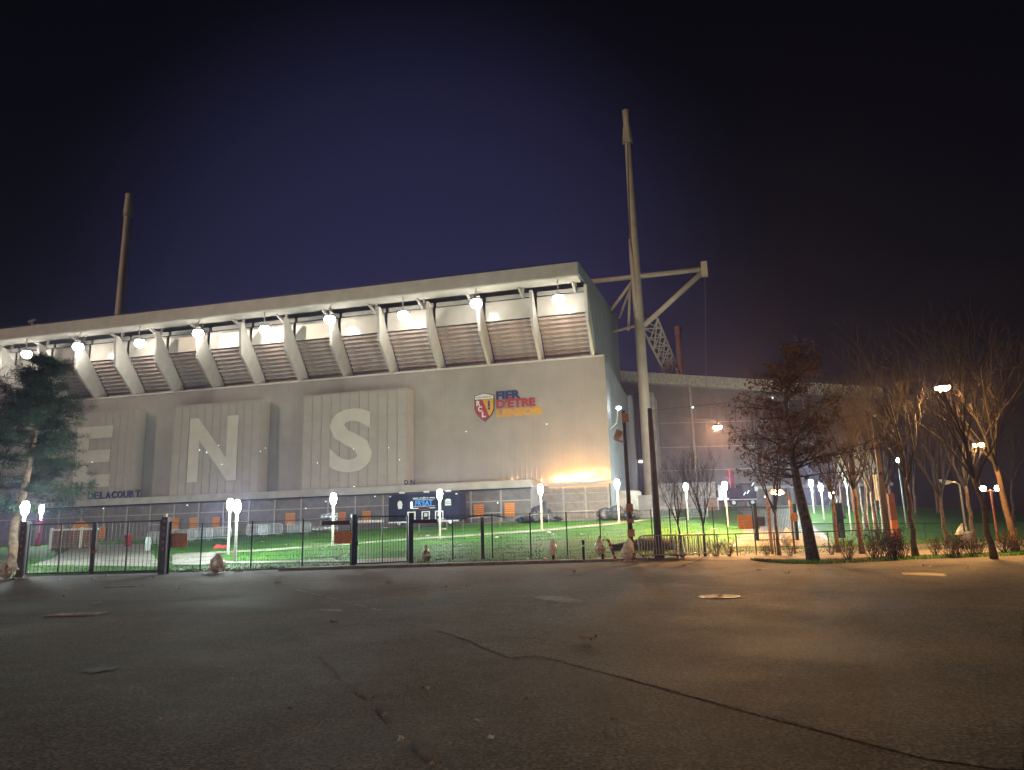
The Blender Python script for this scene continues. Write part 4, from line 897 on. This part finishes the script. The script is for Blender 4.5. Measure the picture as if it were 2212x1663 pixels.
def leaves(tips, n, s0, s1, spreadr, seed, droop=.4):
    r = np.random.RandomState(seed); T = np.array([tuple(t_) for t_ in tips]); i = r.randint(0, len(T), n); P_ = T[i] + r.normal(0, spreadr, (n, 3)) - np.array([0, 0, spreadr * droop])
    a = r.normal(0, 1, (n, 3)); a[:, 2] -= .8; a /= np.linalg.norm(a, axis=1)[:, None]; b_ = np.cross(a, r.normal(0, 1, (n, 3))); b_ /= np.linalg.norm(b_, axis=1)[:, None]; s = r.uniform(s0, s1, n)[:, None]
    V = np.stack([P_, P_ + a * s * .5 + b_ * s * .33, P_ + a * s, P_ + a * s * .5 - b_ * s * .33], 1).reshape(-1, 3)
    m = MB(); m.v = V.tolist(); m.f = [(4 * k, 4 * k + 1, 4 * k + 2, 4 * k + 3) for k in range(n)]; m.m = [0] * n; return m
q = gp(1757, 1213)
tk, br, tips = leader_tree([(0, 0, -.2), (-.12, 0, 1.4), (-.32, 0, 3.0), (-.42, 0, 4.5), (-.45, 0, 6.2), (-.3, 0, 7.6), (-.2, 0, 8.6)], [.27, .21, .17, .13, .09, .05, .02], 3.3, lambda f: 2.5 * (1 - f) ** .6 + .45, .26, 12)
T1 = thing('leafy_tree', 'tree still holding brown leaves at the edge of the lot', 'tree', q); tk.build('trunk', bark, T1, True); br.build('branches', twig, T1)
leaves(tips, 7000, .08, .17, .10, 5).build('leaves', leafb, T1)
BT = 'bare winter trees beside the footway'
bare = [grow(21, 8.6, 3.3, .13, .45, 4, 4, .45), grow(22, 8.2, 3.0, .12, .42, 4, 4, .5, (.3, 0)), grow(23, 9, 3.6, .14, .5, 4, 4, .4, (-.4, .1)), grow(24, 7.5, 2.5, .11, .4, 4, 4, .55)]
bare_me = [(a.mesh('trunk', bt, True), b_.mesh('crown', twig)) for a, b_ in bare]
def bare_tree(px, py, k, lab, s=1.0, rz=0, Y=None, grp=BT, sink=0):
    q = gp(px, py) if Y is None else ony(px, py, Y)
    if Y is not None: q.z = tz(q.x, q.y)
    r = thing('bare_tree', lab, 'tree', q, rz, grp); link('trunk', bare_me[k][0], r); link('crown', bare_me[k][1], r); r.scale = (s,) * 3; return r
bare_tree(1978, 1203, 0, 'bare tree on the grass strip between two dark shrubs', .98, 1)
bare_tree(2147, 1207, 1, 'bare tree at the lot edge under the large orange lamp', 1.0, 2)
bare_tree(1940, 1181, 2, 'bare forked tree close behind the orange totem', 1.05, .4)
bare_tree(2046, 1177, 3, 'bare tree with a low fork beside the litter bin', 1.15, 2.2)
bare_tree(2104, 1174, 0, 'bare tree just behind the smaller orange lamp', 1.05, 4)
bare_tree(2192, 1192, 2, 'bare leaning tree at the far end of the shrub row', 1.1, 5)
bare_tree(1683, 1201, 3, 'young bare tree beside the hooded timber lamp', .85, 3)
bare_tree(1811, 1196, 1, 'bare tree in front of the dark green gate leaf', .9, 1.2)
bare_tree(1523, 1204, 3, 'thin bare sapling behind the low railing near the pole', .62, .3)
bare_tree(1475, 1206, 1, 'thin bare sapling beside the barrier stack', .52, 3.6)
bare_tree(1862, 1198, 0, 'bare tree among the shrubs beside the brown leaved tree', .9, 2.9)
WD = 'trees of the wood beyond the drive'
k = 0
for px, Y, s in [(1822, 78, 1.6), (1848, 84, 1.7), (1872, 72, 1.45), (1900, 90, 1.8), (1930, 80, 1.5), (1980, 86, 1.6), (2030, 92, 1.6), (2085, 84, 1.5), (2130, 90, 1.5), (2190, 86, 1.5), (1800, 96, 1.7), (1815, 64, 1.25), (1850, 58, 1.2), (1890, 54, 1.15), (1925, 60, 1.2)]:
    bare_tree(px, 1130, k % 4, 'tall bare tree in the dark wood beyond the yard drive', s, k * 1.3, Y, WD); k += 1
bch = [grow(31, 9, 5, .1, .3, 3, 4, .7), grow(32, 8.5, 4.6, .09, .32, 3, 4, .6, (.3, 0))]
bch_me = [(a.mesh('trunk', birch, True), b_.mesh('crown', birch)) for a, b_ in bch]
for i, (px, Y) in enumerate([(1838, 66), (1852, 62), (1866, 70), (1876, 60), (1889, 66), (1897, 72), (1906, 63)]):
    q = ony(px, 1140, Y); q.z = tz(q.x, q.y); r = thing('birch_tree', 'slender pale trunked birch lit by the lamps at the wood edge', 'tree', q, i * 1.7, 'pale birches at the wood edge'); link('trunk', bch_me[i % 2][0], r); link('crown', bch_me[i % 2][1], r); r.scale = (.8 + .07 * (i % 3),) * 3
# shrubs
def shrub(seed, h, n=26):
    r = random.Random(seed); m = MB()
    for i in range(n):
        a = r.uniform(0, 6.28); d = Vector((math.cos(a) * r.uniform(.1, .8), math.sin(a) * r.uniform(.1, .8), 1)).normalized(); p = Vector((r.gauss(0, .08), r.gauss(0, .08), -.05)); L_ = h * r.uniform(.6, 1.1)
        pts = [p, p + d * L_ * .5 + Vector((r.gauss(0, .04), r.gauss(0, .04), 0)), p + d * L_]; m.tube(pts, [.012, .008, .004], 3, False)
        for j in range(5): s = pts[1].lerp(pts[2], r.random()); m.tube([s, s + Vector((r.gauss(0, .12), r.gauss(0, .12), r.uniform(.05, .22)))], [.006, .003], 3, False)
    return m
sh_t = [shrub(41 + i, 1.0) for i in range(3)]; sh_me = [m_.mesh('stems', twig) for m_ in sh_t]
lf_me = []
for i in range(3):
    tp2 = [Vector(v) for v in sh_t[i].v[::3] if v[2] > .25]; lf_me.append(leaves(tp2, 240, .03, .07, .04, 50 + i).mesh('dry_leaves', leafb))
for i, (px, py, s) in enumerate([(1545, 1204, .8), (1575, 1204, .7), (1655, 1202, .7), (1705, 1203, .6), (1832, 1212, .9), (1888, 1211, 1.15), (1912, 1209, 1.2), (1930, 1210, 1.25), (1945, 1208, 1.0), (2050, 1205, .9), (2068, 1204, 1.0), (2098, 1203, .9), (2112, 1201, .8), (2170, 1197, 1.0), (2195, 1196, 1.1), (1795, 1200, .6), (2020, 1200, .8)]):
    lb = 'small bare shrub behind the low railing' if px < 1750 else 'bare brown shrub on the grass strip beside the lot'
    r = thing('shrub', lb, 'shrub', gp(px, py), i * 2.1, 'bare shrubs beside the footway'); link('stems', sh_me[i % 3], r); link('leaves', lf_me[i % 3], r); r.scale = (s,) * 3
# grass strip with ragged edge
rs = np.random.RandomState(9)
st = MB(); pts = [onz(x, y) for x, y in [(1640, 1213), (1700, 1217.5), (1760, 1218), (1850, 1215), (1980, 1208), (2100, 1204), (2211, 1199), (2260, 1196)]]; ptb = [p_ + Vector((.1, 1.5, 0)) for p_ in pts]
st = MB(); nn_ = 60
for i in range(nn_ + 1):
    f = i / nn_ * (len(pts) - 1); k = min(int(f), len(pts) - 2); a = pts[k].lerp(pts[k + 1], f - k); c = ptb[k].lerp(ptb[k + 1], f - k); wv = .12 * math.sin(i * 1.3) + rs.uniform(-.08, .08)
    e_ = min(1, i / 5) * 1.0
    for j in range(5): pp = a.lerp(c, .5 + (j / 4 - .5) * e_); st.v.append((pp.x, pp.y + (wv if j in (0, 4) else 0), .0 + .055 * math.sin(math.pi * j / 4) + (.002 if j in (0, 4) else .02)))
st.f = [(i * 5 + j, (i + 1) * 5 + j, (i + 1) * 5 + j + 1, i * 5 + j + 1) for i in range(nn_) for j in range(4)]; st.m = [0] * len(st.f)
struct('grass_strip', st, grassm, True)
N = 6000; ii = rs.randint(0, len(pts) - 1, N); ff_ = rs.uniform(0, 1, N); P_ = np.array([tuple(p_) for p_ in pts]); B_ = np.array([tuple(p_) for p_ in ptb]); g_ = rs.uniform(-.06, 1.05, N)[:, None]
Q_ = (P_[ii] * (1 - ff_[:, None]) + P_[ii + 1] * ff_[:, None]) * (1 - g_) + (B_[ii] * (1 - ff_[:, None]) + B_[ii + 1] * ff_[:, None]) * g_
an = rs.uniform(0, 6.28, N); V = np.stack([Q_ + np.c_[np.cos(an) * .012, np.sin(an) * .012, np.zeros(N)], Q_ - np.c_[np.cos(an) * .012, np.sin(an) * .012, np.zeros(N)], Q_ + np.c_[rs.normal(0, .03, N), rs.normal(0, .03, N), rs.uniform(.06, .17, N)]], 1).reshape(-1, 3)
m = MB(); m.v = V.tolist(); m.f = [(3 * i, 3 * i + 1, 3 * i + 2) for i in range(N)]; m.m = [0] * N; gs = m.build('strip_grass', MATS['grass_blade']); gs['kind'] = 'stuff'; gs['label'] = 'grass tufts on the strip under the trees'
# ------------------------------------------------------------------ pine
def pine(seed=5, h=13.5):
    r = random.Random(seed); tk, br = MB(), MB(); cl = []
    ax = [(0, 0, -.2), (-.35, .1, 1.6), (-.3, .1, 2.6), (.1, 0, 4.2), (.35, 0, 6.5), (.5, 0, 9), (.75, .1, 11.5), (.9, 0, h)]
    ax = [Vector(a) for a in ax]; rs_ = [.36, .27, .25, .22, .18, .14, .08, .03]; tk.tube(ax, rs_, 10)
    def axis(z):
        for i in range(len(ax) - 1):
            if ax[i].z <= z <= ax[i + 1].z: return ax[i].lerp(ax[i + 1], (z - ax[i].z) / (ax[i + 1].z - ax[i].z))
        return ax[-1]
    z = 3.3
    while z < h - .3:
        for j in range(r.randint(2, 3)):
            a = r.uniform(0, 6.28); f = (z - 3.3) / (h - 3.3); L_ = (3.5 * (1 - f) ** .55 + .5) * r.uniform(.6, 1.15); p = axis(z)
            pts = [p]; d = Vector((math.cos(a), math.sin(a), r.uniform(-.12, .18)))
            for k in range(5): d = (d + Vector((r.gauss(0, .1), r.gauss(0, .1), .04 if k > 2 else -.03))).normalized(); pts.append(pts[-1] + d * L_ / 5)
            br.tube(pts, [.06, .05, .04, .03, .02, .01], 4, False)
            for k in range(1, 6):
                for s in range(5 if k > 1 else 2):
                    e_ = pts[k] + Vector((r.gauss(0, .32), r.gauss(0, .32), r.gauss(0.05, .16))) * (.6 + .12 * k); br.tube([pts[k], e_], [.015, .007], 3, False); cl.append((e_, .20 + .07 * r.random() + .02 * k))
        z += r.uniform(.2, .38)
    return tk, br, cl
tk, br, cl = pine(); q = onz(33, 1203); q = ony(33, 1199, 48); q.z = tz(q.x, q.y)
pt = thing('pine_tree', 'dark green pine with a curved pale trunk beside the vehicle gate', 'tree', q)
tk.build('trunk', mat('pine_bark', (.24, .16, .11), .9, 0, .3, 4, .5, 15), pt, True); br.build('branches', bark, pt)
r_ = np.random.RandomState(8); C_ = np.array([tuple(c[0]) for c in cl]); S_2 = np.array([c[1] for c in cl]); per = 60; n = len(cl) * per; i_ = np.repeat(np.arange(len(cl)), per)
d = r_.normal(0, 1, (n, 3)); d[:, 2] = d[:, 2] * .6 + .25; d /= np.linalg.norm(d, axis=1)[:, None]; base = C_[i_] + d * (S_2[i_] * r_.uniform(.1, .9, n))[:, None]; b_ = np.cross(d, r_.normal(0, 1, (n, 3))); b_ /= np.linalg.norm(b_, axis=1)[:, None]; ln_ = (S_2[i_] * r_.uniform(.5, 1.0, n))[:, None]
V = np.stack([base - b_ * .016, base + b_ * .016, base + d * ln_ * .8], 1).reshape(-1, 3); m = MB(); m.v = V.tolist(); m.f = [(3 * i, 3 * i + 1, 3 * i + 2) for i in range(n)]; m.m = [0] * n; m.build('needles', needle, pt)
bare_tree(-14, 1200, 2, 'bare tree partly hidden behind the pine', 1.35, .7, 52, 'trees near the vehicle gate')
hb = thing('hedge_shrub', 'leafy shrub on the lawn under the pine', 'shrub', ongnd(18, 1178))
lumps = [Vector((rnd.gauss(0, .7), rnd.gauss(0, .4), abs(rnd.gauss(.9, .6)))) for _ in range(120)]; leaves(lumps, 2600, .1, .2, .22, 77).build('leaves', mat('shrub_leaf', (.07, .10, .03), .7, 0, .3, 2), hb); shrub(78, 1.6).build('stems', twig, hb)
# ------------------------------------------------------------------ bollards, bags, tape
boll_me = MB().lathe([(.06, -.05), (.06, .9), (.075, .92), (.075, .98), (.03, 1.02)], 10)
bo = thing('bollard', 'dark bollard standing free between two wrapped ones', 'bollard', onz(1261, 1213), 0, 'bollards along the footway'); bmm = boll_me.mesh('shaft', darkm, True); link('shaft', bmm, bo); MB().lathe([(.065, .7), (.066, .78)], 10).build('ring', whitep, bo)
for (px, py), lab in [((1195, 1213), 'dark bollard with a small bag tied to it'), ((1302, 1213), 'dark bollard wrapped by a bag trailing red and white tape')]: dup(bo, onz(px, py), 0, lab)
bagm = mat('clear_bag', (.85, .83, .80), .3, 0, .1, 5)
bagd = mat('bag_trash', (.40, .24, .12), .5, 0, .3, 14, c2=(.85, .8, .74), det=2)
def bag(p, h, rx, lab, seed, neck=True, z0=0.):
    r = thing('rubbish_bag', lab, 'rubbish bag', p, 0, 'rubbish bags along the fence')
    m = lumpy(0, rx, rx * .8, h * .78, seed); m.v = [(x, y, z + z0) for x, y, z in m.v]; m.build('bag', bagd, r, False)
    m2 = MB(); rr_ = random.Random(seed); V_, U_ = 5, 10
    for j in range(V_ + 1):
        f = j / V_; k_ = rx * (1.02 * (1 - f) ** .7 + .16 + .12 * f)
        for i in range(U_): a = 6.283 * i / U_; kk = k_ * (1 + .3 * math.sin(2 * a + seed) + rr_.uniform(-.22, .22)); m2.v.append((kk * math.cos(a) + .04 * f, kk * .85 * math.sin(a), z0 + h * (.4 + .62 * f * (1 + .16 * math.sin(a + seed)))))
    m2.f = [(j * U_ + i, j * U_ + (i + 1) % U_, (j + 1) * U_ + (i + 1) % U_, (j + 1) * U_ + i) for j in range(V_) for i in range(U_)]; m2.m = [0] * len(m2.f)
    m2.build('loose_neck', bagm, r)
    return r
bag(onz(466, 1237), .78, .36, 'bulging clear rubbish bag slumped against the fence beyond the vehicle gate', 3); bag(onz(919, 1215), .85, .24, 'tall clear rubbish bag against the fence right of the narrow gate', 5)
bag(onz(14, 1250), 1.0, .34, 'clear rubbish bag leaning by the vehicle gate post', 8); bag(onz(1193, 1213) + Vector((0, -.1, 0)), .75, .17, 'small clear rubbish bag tied to a bollard', 9, True, .28)
bag(onz(1300, 1214) + Vector((-.1, -.1, 0)), .8, .22, 'clear rubbish bag tied on a bollard trailing striped tape', 12, True, .3); bag(onz(1356, 1212), .95, .24, 'clear rubbish bag tied beside the slim pole', 14)
bag(gp(1703, 1196) + Vector((0, 0, 0)), .85, .26, 'yellowish rubbish bag tied under the hooded timber lamp', 17, True, .35); bag(gp(2082, 1180), .85, .3, 'white rubbish bag heaped on the far litter bin', 19, True, .3)
lb_ = thing('litter_bin', 'small litter bin under a white bag near the woods', 'bin', gp(2093, 1181)); MB().lathe([(.2, 0), (.24, .7), (.26, .75), (.22, .8)], 10).build('drum', galv, lb_, True); MB().box(-.03, .03, .2, .26, -.05, 1.2).build('post', darkm, lb_)
tpw = mat('tape_white', (.75, .7, .66), .5); tpr = mat('tape_red', (.55, .06, .04), .5)
tpn = thing('barrier_tape', 'red and white striped tape trailing from a bollard to the ground', 'tape', onz(1310, 1213)); path = [Vector((0, 0, 1.0)), Vector((.12, -.05, .98)), Vector((.2, -.08, .7)), Vector((.3, -.1, .4)), Vector((.38, -.15, .12)), Vector((.6, -.2, .03)), Vector((1.0, -.25, .02)), Vector((1.35, -.2, .02))]
seg = []
for i in range(len(path) - 1):
    for k in range(3): seg.append((path[i].lerp(path[i + 1], k / 3), path[i].lerp(path[i + 1], (k + 1) / 3)))
for i, (a, c) in enumerate(seg): MB().add([a + Vector((-.05, 0, -.03)), a + Vector((.07, .03, .03)), c + Vector((.07, .03, .03)), c + Vector((-.05, 0, -.03)), a + Vector((-.05, .01, -.034)), a + Vector((.07, .04, .026)), c + Vector((.07, .04, .026)), c + Vector((-.05, .01, -.034))], [(0, 1, 2, 3), (7, 6, 5, 4), (0, 4, 5, 1), (2, 6, 7, 3)]).build('stripe', tpr if i % 2 else tpw, tpn)
# ------------------------------------------------------------------ lot surface: patches, seams, covers, paint, puddles, litter
def sheet(name, px, m, z, jit=0, kind=True, dens=1):
    P_ = [onz(*q_) for q_ in px]; 
    if dens > 1:
        Q = []
        for i in range(len(P_)):
            a, c = P_[i], P_[(i + 1) % len(P_)]; nvec = Vector((-(c - a).y, (c - a).x, 0)).normalized()
            for k in range(dens): Q.append(a.lerp(c, k / dens) + nvec * rnd.gauss(0, jit))
        P_ = Q
    mb = MB(); mb.add([(p_.x, p_.y, z) for p_ in P_], [tuple(range(len(P_)))]); o = mb.build(name, m); o['kind'] = 'structure'; return o
def amat(name, c, rough): 
    m = asph.copy(); m.name = name; b = m.node_tree.nodes['Principled BSDF']
    for nd_ in m.node_tree.nodes:
        if nd_.type == 'VALTORGB': 
            for e_, k_ in zip(nd_.color_ramp.elements, (.8, 1.25)): e_.color = (c[0] * k_, c[1] * k_, c[2] * k_, 1)
        if nd_.type == 'MAP_RANGE' and abs(nd_.inputs[3].default_value - .86) < .01: nd_.inputs[3].default_value = rough; nd_.inputs[4].default_value = rough - .12
    return m
newp = amat('asphalt_patch', (.08, .067, .059), .84); seamm = amat('seam_tar', (.095, .08, .07), .92)
sheet('asphalt_patch', [(0, 1296), (690, 1296), (715, 1313), (520, 1327), (0, 1330)], newp, .003, .03, dens=6)
def seam(px, wd, z=.006, m=seamm, jit=.012):
    wd *= .3
    P_ = [onz(*q_) for q_ in px]; Q = []
    for i in range(len(P_) - 1):
        for k in range(8): Q.append(P_[i].lerp(P_[i + 1], k / 8) + Vector((rnd.gauss(0, jit), rnd.gauss(0, jit), 0)))
    Q.append(P_[-1]); mb = MB()
    for i, p_ in enumerate(Q):
        d = (Q[min(i + 1, len(Q) - 1)] - Q[max(0, i - 1)]).normalized(); nv = Vector((-d.y, d.x, 0)) * wd / 2 * rnd.uniform(.5, 1.4); mb.v += [(p_.x + nv.x, p_.y + nv.y, z), (p_.x - nv.x, p_.y - nv.y, z)]
    mb.f = [(2 * i, 2 * i + 1, 2 * i + 3, 2 * i + 2) for i in range(len(Q) - 1) if rnd.random() > .3]; mb.m = [0] * len(mb.f); o = mb.build('asphalt_seam', m); o['kind'] = 'structure'
seam([(610, 1262), (760, 1300), (900, 1345), (1020, 1388), (1110, 1425), (1165, 1418), (1330, 1460), (1560, 1520), (1790, 1580), (1960, 1640)], .05)
seam([(600, 1335), (650, 1380), (700, 1430), (790, 1510), (880, 1600), (940, 1663)], .09, .0064)
seam([(1180, 1240), (1500, 1262), (1800, 1285), (2211, 1308)], .08, .0068); seam([(850, 1325), (1100, 1375), (1350, 1425), (1600, 1470), (1900, 1530)], .05, .0072)
seam([(1100, 1268), (1400, 1310), (1700, 1345), (2211, 1380)], .05, .0076); seam([(520, 1327), (640, 1322), (715, 1313)], .06, .0064)
sheet('asphalt_band', [(560, 1258), (620, 1262), (1010, 1385), (1100, 1422), (1165, 1416), (2000, 1640), (2211, 1663), (2211, 1310), (1500, 1263), (1180, 1241)], amat('asphalt_band', (.15, .127, .112), .84), .0045, .02, dens=3)
ironm = mat('cast_iron', (.16, .15, .14), .45, .5, .25, 6, .5, 60); faded = mat('faded_paint', (.24, .19, .12), .7, 0, .3, 6); fadew = mat('faded_white', (.34, .32, .29), .7, 0, .35, 5)
mh = onz(1553, 1290); mc_ = thing('manhole_cover', 'round iron manhole cover set in the asphalt beside a puddle', 'manhole', (mh.x, mh.y, .004)); MB().lathe([(.42, 0), (.42, .018), (.40, .02)], 28).build('rim', ironm, mc_); MB().lathe([(.36, .021), (.35, .026)], 24).build('lid', mat('lid_worn', (.24, .22, .19), .65, .1, .2, 8, .5, 30), mc_)
for px, lab in (((168, 1328), 'rectangular drain grate at the edge of the dark asphalt patch'), ((268, 1267), 'rectangular service cover in front of the vehicle gate')):
    p_ = onz(*px); dr = thing('drain_cover', lab, 'drain', (p_.x, p_.y, .005), -.05); MB().box(-.55, .55, -.28, .28, 0, .014).build('frame', ironm, dr)
    for k in range(9): MB().box(-.5 + k * .112, -.43 + k * .112, -.24, .24, .015, .024).build('slat', fadew, dr)
sheet('yellow_mark', [(1150, 1290), (1195, 1287), (1245, 1295), (1265, 1300), (1215, 1301), (1180, 1296)], faded, .0082, .03, dens=4); sheet('yellow_mark', [(1945, 1237), (1990, 1237), (2045, 1240), (2040, 1245), (1990, 1243), (1950, 1241)], mat('yellow_paint', (.55, .38, .12), .6, 0, .25, 5), .0082, .03, dens=4)
sheet('white_mark', [(690, 1316), (735, 1316), (740, 1320), (700, 1320)], fadew, .0084, .02, dens=3)
for k in range(6): x = 640 + k * 32; y = 1273 + k * 8; sheet('dash_mark', [(x, y), (x + 22, y + 5.5), (x + 24, y + 7), (x + 1, y + 1.6)], fadew, .0086)
pud = mat('damp_asphalt', (.10, .092, .085), .6, 0, .2, 2)
sheet('damp_patch', [(180, 1448), (215, 1441), (248, 1440), (245, 1448), (205, 1452)], pud, .0082, .06, dens=5)
paperm = [mat('paper_white', (.7, .7, .67), .7), mat('paper_tan', (.45, .34, .24), .8), mat('paper_red', (.45, .08, .06), .7)]
def scrap(seed, s):
    r = random.Random(seed); n = 4; m = MB()
    for j in range(n):
        for i in range(n): m.v.append(((i / 3 - .5) * s * r.uniform(.7, 1.2), (j / 3 - .5) * s * .7 * r.uniform(.7, 1.2), abs(r.gauss(.12, .12)) * s + .004))
    m.f = [(j * n + i, j * n + i + 1, (j + 1) * n + i + 1, (j + 1) * n + i) for j in range(n - 1) for i in range(n - 1)]; m.m = [0] * 9; return m
sc_me = [scrap(90 + i, .16 + .03 * (i % 3)).mesh('scrap', paperm[(0, 1, 0, 0, 1, 1)[i]]) for i in range(6)]
def litter(p, k, lab, s=1.0):
    o = link('paper_scrap', sc_me[k % 6], None, p, rnd.uniform(0, 6.28)); o.scale = (s,) * 3
    if s != 1.0: pass
    tag(o, lab, 'litter', 'scraps of litter'); return o
LA, LB, LC = 'crumpled scrap of paper litter lying on the asphalt lot', 'crumpled scrap of litter at the foot of the fence', 'crumpled scrap of litter on the lawn'
for i, (px, py) in enumerate([(147, 1275), (138, 1290), (208, 1306), (383, 1271), (960, 1272), (1010, 1270), (1003, 1243), (625, 1536), (920, 1493), (1035, 1565), (1325, 1563), (1270, 1388), (1555, 1290), (545, 1420), (476, 1445), (500, 1470), (770, 1508), (800, 1516), (830, 1550), (940, 1660), (1060, 1600), (1290, 1480), (720, 1350), (1130, 1520), (1400, 1410), (850, 1450), (870, 1605), (350, 1560), (1640, 1235), (1700, 1240), (1750, 1232), (1850, 1228), (2000, 1225), (2090, 1228), (330, 1250), (200, 1252), (130, 1252), (230, 1246), (600, 1262), (980, 1240), (1240, 1238), (840, 1262)]): p_ = onz(px, py); p_.z = .02; litter(p_, i, LA, rnd.uniform(.22, .45) if py > 1400 else rnd.uniform(.7, 1.1))
for i, (px, py) in enumerate([(440, 1237), (475, 1238), (490, 1237), (508, 1239), (520, 1238), (425, 1235), (545, 1237), (1178, 1211), (1150, 1211), (1140, 1212), (35, 1253), (22, 1256), (50, 1252), (390, 1233), (1470, 1203), (1610, 1203)]): p_ = onz(px, py); p_.z = tz(p_.x, p_.y) + .03; litter(p_, i * 2, LB, 1.4)
for i in range(36):
    p_ = ongnd(rnd.uniform(560, 1700), rnd.uniform(1130, 1200)); p_.z += .05; litter(p_, i * 2 if i % 3 else 1, LC, rnd.uniform(.8, 1.7))
yb_ = thing('yellow_bag', 'yellow plastic bag lying beside the barrier stack', 'bag', gp(1460, 1203)); lumpy(0, .4, .25, .18, 61).build('bag', mat('yellow_plastic', (.65, .42, .03), .4), yb_, False); lumpy(0, .2, .15, .12, 62).build('red_scrap', paperm[2], yb_, False, (.3, -.1, 0))
md = thing('soil_mound', 'small heap of brown soil behind the barrier stack', 'mound', ongnd(1405, 1186)); lumpy(0, 1.8, 1.0, .9, 71).build('soil', mat('soil', (.07, .045, .03), .95, 0, .3, 4, .6, 12), md, True, (0, 0, -.25)); MB().box(-2.4, .6, -.6, -.4, -.2, .35).build('timber_edge', darkm, md)

hz = MB().box(-160, 170, -12, 260, -1.0, 95); ho = hz.build('haze', [])
ho['kind'] = 'stuff'; ho['label'] = 'thin night haze over the whole place'
hm = bpy.data.materials.new('haze'); hm.use_nodes = True; t = hm.node_tree; t.nodes.remove(t.nodes['Principled BSDF'])
pv = t.nodes.new('ShaderNodeVolumePrincipled'); pv.inputs['Color'].default_value = (.5, .5, 1, 1); pv.inputs['Density'].default_value = .0008; pv.inputs['Anisotropy'].default_value = .75
t.links.new(pv.outputs[0], t.nodes['Material Output'].inputs['Volume']); ho.data.materials.clear(); ho.data.materials.append(hm)
